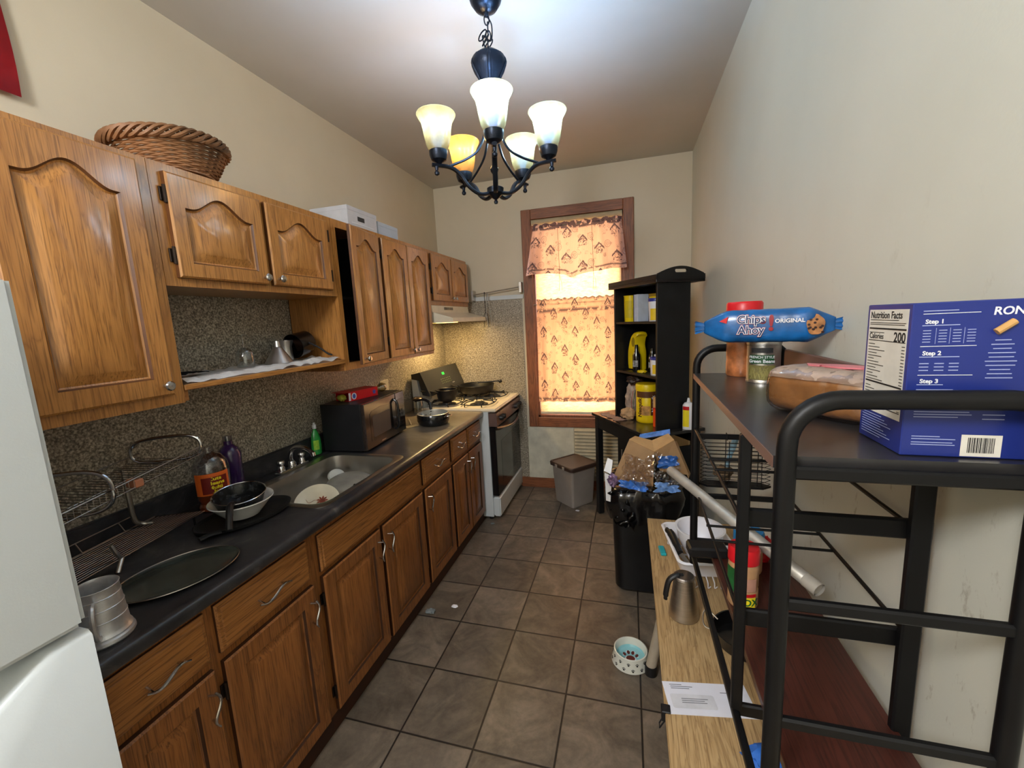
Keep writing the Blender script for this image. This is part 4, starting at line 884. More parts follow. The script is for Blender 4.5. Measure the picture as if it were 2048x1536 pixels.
# ================================================================ WINDOW TEXTILES
def curtain_mat(name, base, scale_u, scale_v, seed):
    m, nt, b = nodes(name); nt.nodes.remove(b); out = nt.nodes['Material Output']
    uv = nt.nodes.new('ShaderNodeUVMap'); mp = nt.nodes.new('ShaderNodeMapping'); mp.inputs['Location'].default_value = (seed*.37, seed*.21, 0); nt.links.new(uv.outputs[0], mp.inputs[0])
    sep = nt.nodes.new('ShaderNodeSeparateXYZ'); nt.links.new(mp.outputs[0], sep.inputs[0])
    u = mth(nt, 'MULTIPLY', sep.outputs[0], 1/scale_u); v = mth(nt, 'MULTIPLY', sep.outputs[1], 1/scale_v)
    cu = mth(nt, 'SUBTRACT', mth(nt, 'FRACT', u), .5); row = mth(nt, 'FLOOR', u); cv = mth(nt, 'SUBTRACT', mth(nt, 'FRACT', mth(nt, 'ADD', v, mth(nt, 'MULTIPLY', row, .35))), .5)
    nz = noise(nt, mp.outputs[0], 55, 3, .6); nn = noise(nt, mp.outputs[0], 24, 2, .5)
    roof = mth(nt, 'ADD', mth(nt, 'MULTIPLY', mth(nt, 'ABSOLUTE', cu), .75), cv)         # ^ of a cottage
    l1 = mth(nt, 'LESS_THAN', mth(nt, 'ABSOLUTE', mth(nt, 'SUBTRACT', roof, mth(nt, 'ADD', .13, mth(nt, 'MULTIPLY', nz, .10)))), .040)
    l1 = mth(nt, 'MULTIPLY', l1, mth(nt, 'LESS_THAN', mth(nt, 'ABSOLUTE', cu), .30))
    inside = mth(nt, 'MULTIPLY', mth(nt, 'LESS_THAN', roof, .14), mth(nt, 'LESS_THAN', mth(nt, 'ABSOLUTE', cu), .24)); inside = mth(nt, 'MULTIPLY', inside, mth(nt, 'GREATER_THAN', cv, -.22))
    dood = mth(nt, 'LESS_THAN', mth(nt, 'ABSOLUTE', mth(nt, 'SUBTRACT', noise(nt, mp.outputs[0], 38, 2), .5)), .035)
    l2 = mth(nt, 'MULTIPLY', inside, dood)
    # ring motifs between the cottages
    ru = mth(nt, 'SUBTRACT', mth(nt, 'FRACT', mth(nt, 'ADD', u, .5)), .5); rv = mth(nt, 'SUBTRACT', mth(nt, 'FRACT', mth(nt, 'ADD', mth(nt, 'ADD', v, mth(nt, 'MULTIPLY', mth(nt, 'FLOOR', mth(nt, 'ADD', u, .5)), .35)), .55)), .5)
    rad = mth(nt, 'SQRT', mth(nt, 'ADD', mth(nt, 'MULTIPLY', ru, ru), mth(nt, 'MULTIPLY', mth(nt, 'MULTIPLY', rv, rv), (scale_v/scale_u)**2)))
    l3 = mth(nt, 'LESS_THAN', mth(nt, 'ABSOLUTE', mth(nt, 'SUBTRACT', rad, .17)), .016); stripe = mth(nt, 'GREATER_THAN', mth(nt, 'SINE', mth(nt, 'MULTIPLY', mth(nt, 'ADD', ru, rv), 70)), .3)
    l3 = mth(nt, 'MAXIMUM', l3, mth(nt, 'MULTIPLY', stripe, mth(nt, 'LESS_THAN', rad, .12)))
    # scattered sprigs
    vo = nt.nodes.new('ShaderNodeTexVoronoi'); vo.inputs['Scale'].default_value = 20; nt.links.new(mp.outputs[0], vo.inputs['Vector'])
    l4 = mth(nt, 'MULTIPLY', mth(nt, 'LESS_THAN', vo.outputs['Distance'], .36), mth(nt, 'LESS_THAN', mth(nt, 'ABSOLUTE', mth(nt, 'SUBTRACT', nz, .5)), .028))
    ink = mth(nt, 'MAXIMUM', mth(nt, 'MAXIMUM', l1, l2), mth(nt, 'MAXIMUM', mth(nt, 'MULTIPLY', l3, .5), mth(nt, 'MULTIPLY', l4, .65)))
    # fine woven stripe and a dark printed border
    tick = mth(nt, 'MULTIPLY', mth(nt, 'GREATER_THAN', mth(nt, 'SINE', mth(nt, 'MULTIPLY', sep.outputs[0], 900)), .1), .22)
    bd = nt.nodes.new('ShaderNodeAttribute'); bd.attribute_name = 'border'
    ink = mth(nt, 'MINIMUM', 1.0, mth(nt, 'ADD', mth(nt, 'MAXIMUM', ink, mth(nt, 'MULTIPLY', bd.outputs['Fac'], mth(nt, 'GREATER_THAN', nn, .44))), tick))
    col = mixc(nt, mth(nt, 'MULTIPLY', ink, .85), lin(base), lin((40, 40, 74)))
    df = nt.nodes.new('ShaderNodeBsdfDiffuse'); tl = nt.nodes.new('ShaderNodeBsdfTranslucent'); nt.links.new(col, df.inputs[0]); nt.links.new(col, tl.inputs[0])
    tp = nt.nodes.new('ShaderNodeBsdfTransparent'); nt.links.new(col, tp.inputs[0])
    m1 = nt.nodes.new('ShaderNodeMixShader'); m1.inputs[0].default_value = .55; nt.links.new(df.outputs[0], m1.inputs[1]); nt.links.new(tl.outputs[0], m1.inputs[2])
    m2 = nt.nodes.new('ShaderNodeMixShader'); m2.inputs[0].default_value = .16; nt.links.new(m1.outputs[0], m2.inputs[1]); nt.links.new(tp.outputs[0], m2.inputs[2])
    nt.links.new(m2.outputs[0], out.inputs[0]); return m
def drape(name, x0t, x1t, x0b, x1b, zt, zb, yy, m, par, nf=7, depth=.018, nu=150, nv=36, border=(), full=1.3, edge=None, sag=None):
    bm = NB(); L = []; uvs = {}; lay = bm.loops.layers.uv.new('UVMap'); fl = bm.verts.layers.float.new('border')
    for j in range(nv+1):
        t = j/nv; row = []
        for i in range(nu+1):
            s = i/nu; x = (x0t+(x0b-x0t)*t)+((x1t+(x1b-x1t)*t)-(x0t+(x0b-x0t)*t))*s
            ph = s*nf*2*PI+1.7*mnoise.noise(Vector((s*4, t*.6, 2))); d = depth*(.55+.6*t)*math.sin(ph)+.006*mnoise.noise(Vector((s*30, t*4, 0)))
            if t < .1: d = d*.6+.006*math.sin(s*nf*9)
            z = zt+(zb-zt)*t
            if j == 0: z += .006*math.sin(s*nf*11)
            if sag: z += sag(s)*t
            y = yy-d-(edge(s)*t if edge else 0); v = bm.verts.new((x, y, z)); uvs[v] = (s*(x1t-x0t)*full, (zt-z), 1.0 if any(a <= t <= b for a, b in border) else 0.0); row.append(v)
        L.append(row)
    for v, q in uvs.items(): v[fl] = q[2]
    for a, b in zip(L, L[1:]):
        for i in range(nu): bm.faces.new((a[i], a[i+1], b[i+1], b[i]))
    for f in bm.faces:
        for lp in f.loops: q = uvs[lp.vert]; lp[lay].uv = (q[0], 1-q[1])
    return obj(name, bm, m, par, ang=80)
# roller blind
rbd = thing('roller_blind', 'peach roller blind pulled down behind the curtains, glowing with daylight', 'blind', (1.35, 3.85, .76))
def blind_mat():
    m, nt, b = nodes('woven_blind'); nt.nodes.remove(b); out = nt.nodes['Material Output']
    f = noise(nt, coords(nt, (1, 1, 6)), 22, 6, .7); g = noise(nt, coords(nt, (60, 60, 260)), 3, 3)
    c = ramp(nt, mth(nt, 'ADD', mth(nt, 'MULTIPLY', f, .6), mth(nt, 'MULTIPLY', g, .4)), [(.35, (214, 184, 140)), (.5, (248, 228, 190)), (.65, (255, 244, 214))])
    df = nt.nodes.new('ShaderNodeBsdfDiffuse'); tl = nt.nodes.new('ShaderNodeBsdfTranslucent'); nt.links.new(c, df.inputs[0]); nt.links.new(c, tl.inputs[0])
    m1 = nt.nodes.new('ShaderNodeMixShader'); m1.inputs[0].default_value = .7; nt.links.new(df.outputs[0], m1.inputs[1]); nt.links.new(tl.outputs[0], m1.inputs[2]); nt.links.new(m1.outputs[0], out.inputs[0]); return m
bm = NB(); box(bm, .975, 1.727, 3.858, 3.8595, .775, 2.50); obj('fabric', bm, blind_mat(), rbd, smooth=False)
bm = NB(); cyl(bm, (.955, 3.85, 2.525), (1.75, 3.85, 2.525), .024, seg=20); obj('roller', bm, mat('blind_roll', (190, 172, 140), .7), rbd)
bm = NB(); box(bm, .975, 1.727, 3.852, 3.864, .755, .776, .002); obj('bottom_bar', bm, SASH, rbd)
vl = thing('window_valance', 'short gathered toile print valance with two dark ties at the top of the window', 'valance', (1.35, 3.80, 2.04))
drape('cloth', .985, 1.742, .905, 1.788, 2.492, 2.052, 3.79, curtain_mat('toile_cloth', (238, 208, 210), .17, .22, 1), vl, nf=5, depth=.020, border=((0, .12), (.90, .94)), edge=lambda s: .05*(abs(2*s-1)**4), sag=lambda s: -.03*math.exp(-((s-.46)/.05)**2)+.012*math.sin(s*9))
bm = NB(); tube(bm, [(.975, 3.80, 2.468), (1.727, 3.80, 2.468)], .005, 8); obj('rod', bm, STEEL, vl)
TIE = mat('dark_ribbon', (58, 44, 56), .8)
for x in (1.205, 1.50):
    bm = NB(); tube(bm, bez([(x, 3.752, 2.44), (x+.006, 3.745, 2.25), (x+.008, 3.740, 2.04), (x+.002, 3.745, 1.90)]), .0035, 6, flat=.4); tube(bm, bez([(x+.008, 3.740, 2.04), (x+.026, 3.745, 1.96), (x+.026, 3.745, 1.905)]), .003, 6, flat=.4); obj('ribbon_tie', bm, TIE, vl)
cf = thing('cafe_curtain', 'lower cafe curtain in cottage toile print covering the bottom sash', 'curtain', (1.35, 3.80, .88))
drape('cloth', .985, 1.735, .97, 1.735, 1.838, .885, 3.80, curtain_mat('toile_cloth_lower', (246, 210, 194), .125, .25, 3), cf, nf=7, depth=.012, border=((0, .02), (.105, .13), (.955, .985)))
bm = NB(); tube(bm, [(.952, 3.815, 1.792), (1.75, 3.815, 1.792)], .005, 8); obj('rod', bm, STEEL, cf)
# louvred panel leaning below the window
lv = thing('louvred_panel', 'beige panel of thin horizontal louvres below the window, right of the white board', 'panel', (1.52, 3.85, .10))
bm = NB(); box(bm, 1.292, 1.75, 3.852, 3.8595, .10, .62); obj('backing', bm, mat('beige_panel', (186, 176, 150), .6), lv, smooth=False)
for k in range(15):
    bm = NB(); loft(bm, [[(x, 3.8515, .115+.0335*k), (x, 3.838, .118+.0335*k), (x, 3.836, .124+.0335*k), (x, 3.8515, .140+.0335*k)] for x in (1.295, 1.75)]); obj('louvre', bm, mat('beige_panel', (186, 176, 150)), lv, smooth=False)
# ================================================================ BLACK DESK AND HUTCH
RZ = math.radians(-58.04)
dk = thing('black_desk', 'black painted desk set at an angle in the corner by the window', 'desk', (1.495, 3.43, 0), RZ)
bm = NB(); box(bm, 0, .784, 0, .46, .848, .870, .003); obj('desktop', bm, mat('worn_black_top', (40, 37, 36), .22, var=.3, vs=8, coat=.4), dk, w=False)
bm = NB(); box(bm, .03, .76, .02, .038, .752, .848); box(bm, .03, .05, .038, .44, .752, .848); box(bm, .03, .76, .422, .44, .752, .848); obj('apron', bm, BLACKW, dk, w=False, smooth=False)
for x, y in ((.028, .016), (.028, .395), (.71, .016), (.71, .395)):
    bm = NB(); vs = box(bm, x, x+.048, y, y+.048, 0, .848, .003); obj('leg', bm, BLACKW, dk, w=False)
bm = NB(); box(bm, .34, .755, .045, .05, .10, .75); box(bm, .345, .36, .05, .42, .10, .75); box(bm, .745, .76, .064, .40, .10, .75); box(bm, .36, .745, .05, .42, .10, .115)
obj('cupboard', bm, BLACKW, dk, w=False, smooth=False)
bm = NB(); box(bm, .40, .41, .035, .045, .56, .66, .002); obj('cupboard_handle', bm, STEEL, dk, w=False)
bm = NB(); box(bm, .05, .065, .07, .40, .09, .13); obj('stretcher', bm, BLACKW, dk, w=False, smooth=False)
hu = thing('black_hutch', 'tall black open shelf hutch with an arched tray-like top, standing on the angled desk', 'shelf unit', (1.69, 3.35, .8705), RZ)
bm = NB(); box(bm, 0, .018, 0, .255, 0, .985, .001); obj('side_panel', bm, BLACKW, hu, w=False)
bm = NB(); box(bm, .527, .545, 0, .255, 0, .985, .001); obj('side_panel', bm, BLACKW, hu, w=False)
bm = NB(); box(bm, .018, .527, .247, .255, 0, .985); obj('back_panel', bm, mat('dark_back_board', (16, 15, 15), .7), hu, w=False, smooth=False)
for z in (.352, .722):
    bm = NB(); box(bm, .018, .527, .004, .247, z, z+.016, .001); obj('shelf', bm, BLACKW, hu, w=False)
bm = NB(); box(bm, -.03, .575, -.03, .345, .985, 1.005, .002); box(bm, -.03, .575, -.03, -.016, 1.005, 1.035, .001); box(bm, -.03, .575, .331, .345, 1.005, 1.035, .001); box(bm, -.03, -.016, -.016, .331, 1.005, 1.035, .001)
obj('tray_top', bm, mat('black_tray_rim', (34, 27, 26), .35, var=.2), hu, w=False)
bm = NB(); outl = [(-.03+.375*k/20, 1.035+.05*math.sin(PI*k/20)) for k in range(21)]; hole = [(.1575+sx_, 1.056+sz_) for sx_, sz_ in rrect(0, 0, .048, .011, .0108, 4)]
# arched end board with a slot: bridge outer outline and slot loop
ob_ = [( -.03, .99)]+outl+[(.345, .99)]
def ring(x, pts): return [bm.verts.new((x, y, z)) for y, z in pts]
def resample(pts, n, c):
    """radial resample of a closed outline round c so the loops bridge cleanly"""
    out = []
    for k in range(n):
        a = 2*PI*k/n; dx, dz = math.cos(a), math.sin(a); best = None
        for i in range(len(pts)):
            p, q = pts[i], pts[(i+1) % len(pts)]; ex, ez = q[0]-p[0], q[1]-p[1]; den = dx*ez-dz*ex
            if abs(den) < 1e-12: continue
            t = ((p[0]-c[0])*ez-(p[1]-c[1])*ex)/den; s = ((p[0]-c[0])*dz-(p[1]-c[1])*dx)/den
            if t > 0 and -1e-9 <= s <= 1+1e-9 and (best is None or t > best): best = t
        out.append((c[0]+dx*best, c[1]+dz*best))
    return out
cc = (.1575, 1.056); A_, B_ = resample(ob_, 72, cc), resample(hole, 72, cc)
loft(bm, [[(.560, *p) for p in B_], [(.560, *p) for p in A_], [(.575, *p) for p in A_], [(.575, *p) for p in B_], [(.560, *p) for p in B_]], False, False, closed=True)
obj('end_board', bm, BLACKW, hu, w=False, weld=True, ang=30)
def HL(x, y, z=0): # hutch local -> world
    c_, s_ = math.cos(RZ), math.sin(RZ); return (1.69+x*c_-y*s_, 3.35+x*s_+y*c_, z)
CAMA = math.atan2(-2.9, 0.0)  # towards the camera from the hutch
ZS2, ZS1, ZS0 = .8705+.738, .8705+.368, .8708
YTUB = mat('yellow_plastic', (236, 206, 20), .35, var=.05)
WTUB = mat('white_tub', (232, 232, 236), .35, var=.03)
BLUL = mat('blue_lid', (44, 52, 140), .35)
BRN_ = mat('brown_print', (92, 56, 26), .5)
def tub(name, label, cat, p, R, H, mb, ml, lid=.02, label_m=None, la=.9, l0=.2, l1=.75, group=None):
    r = thing(name, label, cat, p, group=group); bm = NB(); lathe(bm, p, [(.001, 0), (R*.90, 0), (R*.93, .004), (R, H-lid), (R*.95, H-lid+.002)], 32); obj('body', bm, mb, r)
    if lid:
        bm = NB(); q = (p[0], p[1], p[2]+H-lid); lathe(bm, q, [(R*.9, 0), (R*1.05, 0), (R*1.06, lid*.8), (R*1.02, lid), (.001, lid)], 32); obj('lid', bm, ml, r)
    if label_m: wraplabel(r, p, R*.985, math.radians(-110), la, H*l0, H*l1, label_m)
    return r
tub('canister', 'plain yellow canister at the left of the hutch top shelf', 'canister', HL(.075, .10, ZS2), .050, .195, YTUB, YTUB, .006, mat('dull_yellow_label', (214, 188, 26), .5), .6, .15, .8)
r = thing('carton', 'narrow white and blue carton beside the yellow canister on the hutch top shelf', 'carton', HL(.175, .06, ZS2), RZ)
bm = NB(); box(bm, 0, .055, 0, .09, 0, .195, .001); obj('carton', bm, mat('pale_blue_white', (196, 206, 226), .5), r, w=False)
bm = NB(); box(bm, -.001, .007, -.001, .091, 0, .1955); obj('blue_edge', bm, mat('navy_print', (40, 52, 110), .5), r, w=False, smooth=False)
tub('canister', 'yellow lidded tub at the back right of the hutch top shelf', 'tub', HL(.345, .155, ZS2), .066, .19, YTUB, mat('dark_yellow_lid', (150, 120, 30), .4), .02, BRN_, .5, .25, .45)
tub('wipes_tub', 'white tub with a blue lid and yellow panel, right on the hutch top shelf', 'tub', HL(.43, .075, ZS2), .052, .155, WTUB, BLUL, .022, mat('label_yellow2', (238, 200, 40), .5), .55, .05, .55)
# yellow detergent jug (flat, the shade of its grip hole painted on as a darker disc)
jg = thing('detergent_jug', 'yellow bottle with a curved hand grip on the middle hutch shelf', 'bottle', HL(.03, .09, ZS1), RZ)
bm = NB(); outl = bez([(.020, 0, 0), (.012, .06, 0), (.016, .15, 0), (.045, .235, 0), (.085, .285, 0), (.135, .292, 0), (.150, .275, 0), (.135, .262, 0), (.128, .25, 0), (.118, .20, 0), (.135, .13, 0), (.135, .0, 0)], 4)
outl = [(p[0], max(0, p[1])) for p in outl]; c_ = (.075, .12)
def ins(k): return [(c_[0]+(x-c_[0])*k, c_[1]+(z-c_[1])*(1-(1-k)*.6)) for x, z in outl]
loft(bm, [[(x, .03+.0*k, z) for x, z in ins(k)] if False else [(x, yy, z) for x, z in ins(k)] for k, yy in ((.86, .0), (.96, .010), (1.0, .03), (1.0, .06), (.96, .08), (.86, .09))]); obj('body', bm, YTUB, jg, w=False)
bm = NB(); vs = lathe(bm, (.093, -.0005, .215), [(.019, 0), (.019, .003), (.001, .003)], 20, (0, -1, 0), sy=1.9); obj('painted_grip_shade', bm, mat('shadow_yellow', (150, 128, 14), .5), jg, w=False)
BG = mat('dark_bottle_glass', (16, 18, 18), .08, coat=.5)
for nm, lb, x, y, h in (('sauce_bottle', 'dark glass bottle with a white printed label beside the yellow jug', .195, .07, .20), ('sauce_bottle', 'shorter dark bottle further back on the middle hutch shelf', .275, .15, .17)):
    p = HL(x, y, ZS1); r = bottle(nm, lb, 'bottle', p, [(.026, 0), (.028, .004), (.028, h*.6), (.014, h*.78), (.012, h)], BG, 24)
    wraplabel(r, p, .0285, math.radians(-110), .7, h*.18, h*.42, mat('label_white_dim', (150, 154, 156), .5, var=.5, vs=60))
tub('wipes_tub', 'white tub with a blue base at the back of the middle hutch shelf', 'tub', HL(.385, .15, ZS1), .048, .135, WTUB, WTUB, .02, mat('navy_print', (40, 52, 110)), .9, .0, .3)
tub('wipes_tub', 'white tub with a blue lid at the right front of the middle hutch shelf', 'tub', HL(.445, .075, ZS1), .050, .125, WTUB, BLUL, .018, mat('label_yellow2', (238, 200, 40)), .45, .1, .6)
p = HL(.30, .045, ZS1); bm = NB(); blob(bm, (p[0], p[1], p[2]+.012), .026, 3, .3, 7, (1.3, 1, .42), 5); single('sponge', bm, YTUB, 'small yellow sponge on the middle hutch shelf', 'sponge', p)
# lower bay: bag, chocolate-drink canister, orange stick
p = HL(.095, .10, ZS0); bg_ = thing('bread_bag', 'crumpled clear bag with coloured stripes at the left of the lower hutch bay', 'bag', p)
bm = NB(); blob(bm, (p[0], p[1], p[2]+.135), .062, 4, .35, 7, (.8, .8, 2.0), 2); obj('body', bm, mat('cloudy_bag', (176, 158, 146), .35, var=.25, vs=22), bg_)
for k, (cc_, nm) in enumerate((((178, 50, 60), 'red_stripe'), ((60, 130, 84), 'green_stripe'), ((120, 150, 180), 'blue_stripe'))):
    bm = NB(); tube(bm, bez([(p[0]-.005+.014*k, p[1]-.062, p[2]+.06), (p[0]-.010+.014*k, p[1]-.070, p[2]+.13), (p[0]+.002+.014*k, p[1]-.058, p[2]+.21)]), .003, 6, flat=.5); obj(nm, bm, mat(nm, cc_, .5), bg_)
bm = NB(); blob(bm, (p[0]+.02, p[1]-.02, p[2]+.31-.02), .055, 3, .4, 6, (1.1, .9, .7), 9); obj('twisted_top', bm, mat('brown_bag_top', (62, 44, 38), .5, var=.4), bg_)
p = HL(.17, .01, ZS0); bm = NB(); blob(bm, (p[0], p[1], p[2]+.045), .042, 3, .5, 8, (1.1, .8, 1.0), 12); single('paper_bag', bm, mat('tan_paper', (196, 160, 120), .8, var=.2), 'small crumpled tan paper bag in front of the striped bag', 'bag', p)
p = HL(.285, .10, ZS0); R_ = .078
nq = thing('drink_mix_canister', 'big yellow chocolate drink mix canister on the desk inside the hutch', 'canister', p)
bm = NB(); lathe(bm, p, [(.001, 0), (R_*.92, 0), (R_*.98, .006), (R_, .02), (R_, .235), (R_*.96, .24)], 44); obj('body', bm, YTUB, nq)
bm = NB(); lathe(bm, (p[0], p[1], p[2]+.24), [(R_*.9, 0), (R_*1.05, .002), (R_*1.06, .035), (R_*1.0, .045), (.001, .046)], 44); obj('lid', bm, YTUB, nq)
AC = math.radians(-101)
wraplabel(nq, p, R_, AC, .95, .19, .235, BRN_, 'brown_band')
wraplabel(nq, p, R_, AC+.75, .28, .06, .215, BRN_, 'brown_band')
wraplabel(nq, p, R_, AC, .42, .06, .13, mat('cocoa_swirl', (200, 150, 84), .5, var=.3, vs=30), 'picture_patch')
text('Nesquik', .042, BRN_, nq, Matrix(), warp=lambda q: cylwarp(R_+.001, p, AC-.52)(Vector((-q.y, q.x+.115, q.z))), bold=.0015)
text('Nesquik', .036, INKW, nq, Matrix(), warp=lambda q: cylwarp(R_+.002, p, AC+.74)(Vector((-q.y, q.x+.145, q.z))), bold=.001)
p = HL(.435, .07, ZS0); os_ = thing('caulk_stick', 'orange and tan tube standing beside the yellow canister', 'tube', p)
bm = NB(); cyl(bm, p, (p[0], p[1], p[2]+.13), .020); obj('orange_sleeve', bm, mat('safety_orange', (236, 84, 24), .4), os_)
bm = NB(); cyl(bm, (p[0], p[1], p[2]+.13), (p[0], p[1], p[2]+.21), .019); obj('tan_top', bm, mat('tan_wrap', (206, 156, 96), .5), os_)
bm = NB(); cyl(bm, (p[0], p[1], p[2]+.125), (p[0], p[1], p[2]+.137), .0205); obj('red_band', bm, mat('red_card', (196, 24, 34)), os_)
p = (2.185, 2.965, .8708); gl_ = thing('glue_bottle', 'white and yellow nozzle bottle with a red band, on the desk right of the hutch', 'bottle', p)
bm = NB(); lathe(bm, p, [(.001, 0), (.036, 0), (.037, .004), (.037, .165), (.026, .182), (.012, .186), (.007, .215), (.001, .216)], 30, sy=.8); obj('body', bm, WTUB, gl_)
wraplabel(gl_, p, .0372, math.radians(-125), .62, .02, .135, YEL, sy=.8); wraplabel(gl_, p, .0372, math.radians(-125), .62, .135, .16, mat('red_card', (196, 24, 34)), 'red_band', sy=.8)
p = HL(.02, -.05, ZS0); bm = NB(); L = []
for i in range(20): L.append([HL(-.10+.30*i/19, -.095+.075*j/5+.012*math.sin(i*1.1), ZS0+.001+.012*abs(mnoise.noise(Vector((i*.6, j*.8, 1))))) for j in range(6)])
loft(bm, L, False, False, closed=False); bmesh.ops.solidify(bm, geom=bm.faces[:], thickness=-.0012); single('crumpled_papers', bm, mat('pinkish_paper', (222, 200, 192), .7, var=.12, vs=40), 'strip of crumpled pale paper and wrappers along the left edge of the desk', 'paper', HL(.05, -.06, ZS0))

# ================================================================ STORAGE BIN, TRASH CAN
bn = thing('storage_bin', 'translucent grey storage bin with a brown lid below the window', 'bin', (1.31, 3.60, 0), math.radians(-45+3))
BINM = mat('smoky_clear_plastic', (150, 142, 136), .3, var=.08, vs=5, coat=.2)
def sq(h, r, z): return [(x, y, z) for x, y in rrect(0, 0, h, h, r, 5)]
bm = NB(); loft(bm, [sq(.118, .02, .0), sq(.122, .02, .004), sq(.142, .025, .34), sq(.150, .025, .345), sq(.150, .025, .352), sq(.139, .02, .352), sq(.118, .02, .008)], True, True); obj('tub', bm, BINM, bn, w=False)
bm = NB(); loft(bm, [sq(.158, .03, .345), sq(.160, .03, .372), sq(.155, .03, .380), sq(.146, .028, .380), sq(.140, .028, .373)], True, True); obj('lid', bm, mat('brown_lid', (64, 48, 42), .4, var=.08), bn, w=False)
bm = NB(); loft(bm, [sq(.1395, .028, .3733), sq(.1385, .028, .3745)], True, True); obj('lid_panel', bm, mat('brown_grey_panel', (92, 76, 68), .35, var=.08), bn, w=False)
for s in (-.05, .05): bm = NB(); box(bm, s-.014, s+.014, -.166, -.159, .345, .372, .002); obj('latch', bm, mat('grey_latch', (160, 150, 142), .4), bn, w=False)
tc_ = thing('trash_can', 'slim black plastic trash can lined with a black bag, beyond the low wooden bench', 'trash can', (1.865, 2.51, 0))
def rr(hx, hy, r, z, cx=1.865, cy_=2.51): return [(x, y, z) for x, y in rrect(cx, cy_, hx, hy, r, 6)]
bm = NB(); loft(bm, [rr(.140, .120, .05, 0), rr(.155, .135, .06, .02), rr(.168, .150, .06, .50), rr(.172, .155, .06, .62)], True, True); obj('body', bm, mat('glossy_black_can', (17, 17, 19), .3, var=.1), tc_)
BAG = mat('black_bin_liner', (16, 16, 18), .18, var=.3, coat=.3, bmp=.25, bs_=24)
bm = NB(); L = []; n = 80
for j, (k, z) in enumerate(((1.02, .625), (1.14, .500), (1.16, .478), (1.24, .52), (1.30, .58), (1.31, .63), (1.22, .675), (1.05, .685), (.8, .68), (.4, .672), (.05, .67))):
    row = []
    for i in range(n):
        a = 2*PI*i/n; x, y = math.cos(a), math.sin(a); e = (abs(x)**4+abs(y)**4)**.25; q = k*(1+.085*mnoise.noise(Vector((x*3.2, y*3.2, z*7+j*.3)))*(1 if j > 1 else .3)+.02*math.sin(a*19+j))
        row.append((1.875+.168*x/e*q, 2.49+.155*y/e*q, z+.03*mnoise.noise(Vector((x*4, y*4, j*.5)))))
    L.append(row)
loft(bm, L, False, True); obj('bin_liner', bm, BAG, tc_, ang=60)
bm = NB(); crumple(bm, (1.665, 2.335, .66), (.12, -.05, .02), (.05, .0, -.22), 30, 40, .022, 16, 31); bmesh.ops.solidify(bm, geom=bm.faces[:], thickness=.002); obj('liner_tail', bm, BAG, tc_, ang=50)
KR = mat('kraft_card', (164, 130, 92), .75, var=.08, bmp=.1)
def sheet(bm, pts, t=.004, mi=0):
    pts = [Vector(p) for p in pts]; nn = (pts[1]-pts[0]).cross(pts[2]-pts[0]).normalized()*t
    return loft(bm, [pts, [p+nn for p in pts]], True, True, mi)
cb = thing('cardboard_box', 'opened brown cardboard box sticking up out of the trash', 'box', (1.92, 2.42, .69))
bm = NB()
sheet(bm, [(1.796, 2.42, .941), (1.870, 2.405, .925), (1.932, 2.35, .895), (1.924, 2.33, .705), (1.745, 2.37, .70), (1.712, 2.39, .74)])
sheet(bm, [(1.932, 2.35, .895), (2.043, 2.42, .945), (2.119, 2.40, .753), (1.962, 2.345, .79)])
sheet(bm, [(2.043, 2.42, .945), (2.060, 2.46, .93), (2.135, 2.46, .74), (2.119, 2.40, .735)])
obj('panel', bm, KR, cb, smooth=False)
bm = NB(); sheet(bm, [(1.796, 2.425, .941), (1.932, 2.355, .895), (1.925, 2.47, .925), (1.83, 2.50, .940)]); sheet(bm, [(1.932, 2.355, .895), (2.043, 2.425, .945), (2.02, 2.52, .955), (1.925, 2.47, .925)])
obj('flap', bm, mat('kraft_card_pale', (204, 164, 114), .75, var=.08), cb, smooth=False)
CLR = clear('crinkled_clear_film', (236, 228, 222), .74, .10)
bm = NB(); crumple(bm, (1.745, 2.315, .69), (.17, -.03, -.01), (.03, .02, .19), amp=.011, seed=14, edge=.8); single('plastic_tray', bm, CLR, 'crinkled clear plastic clamshell in front of the cardboard in the trash', 'packaging', (1.845, 2.30, .69), ang=25)
bm = NB(); crumple(bm, (1.935, 2.285, .69), (.125, .01, 0), (0, .02, .125), amp=.014, seed=15, edge=.8); single('plastic_tray', bm, CLR, 'smaller crinkled clear plastic piece right of the clamshell in the trash', 'packaging', (1.99, 2.30, .69), ang=25)
BLUF = mat('blue_film', (58, 112, 196), .25, var=.3, vs=24, coat=.3, bmp=.3, bs_=50)
bm = NB(); crumple(bm, (1.955, 2.335, .80), (.095, .025, .01), (.0, .012, .07), amp=.010, fr=22, seed=21, edge=.7); single('blue_wrapper', bm, BLUF, 'blue film scrap hanging in the fold of the cardboard', 'wrapper', (2.0, 2.36, .80), ang=30)
bm = NB(); crumple(bm, (1.745, 2.29, .70), (.14, -.01, -.012), (.01, .03, .04), amp=.008, fr=22, seed=22, edge=.7); single('blue_wrapper', bm, BLUF, 'blue wrapper under the clamshell at the mouth of the trash bag', 'wrapper', (1.82, 2.31, .69), ang=30)
bm = NB(); crumple(bm, (1.93, 2.27, .70), (.115, .0, -.004), (.0, .02, .045), amp=.008, fr=22, seed=23, edge=.7); single('blue_wrapper', bm, mat('pale_blue_film', (104, 146, 208), .3, var=.3, vs=24), 'pale blue film below the smaller clear piece in the trash', 'wrapper', (1.985, 2.285, .69), ang=30)
bm = NB(); sheet(bm, [(1.85, 2.53, .915), (2.03, 2.53, .950), (2.03, 2.545, .978), (1.86, 2.55, .940)], .004); single('blue_wrapper', bm, BLUF, 'blue and white strip showing behind the top flaps of the cardboard', 'wrapper', (1.92, 2.53, .94))
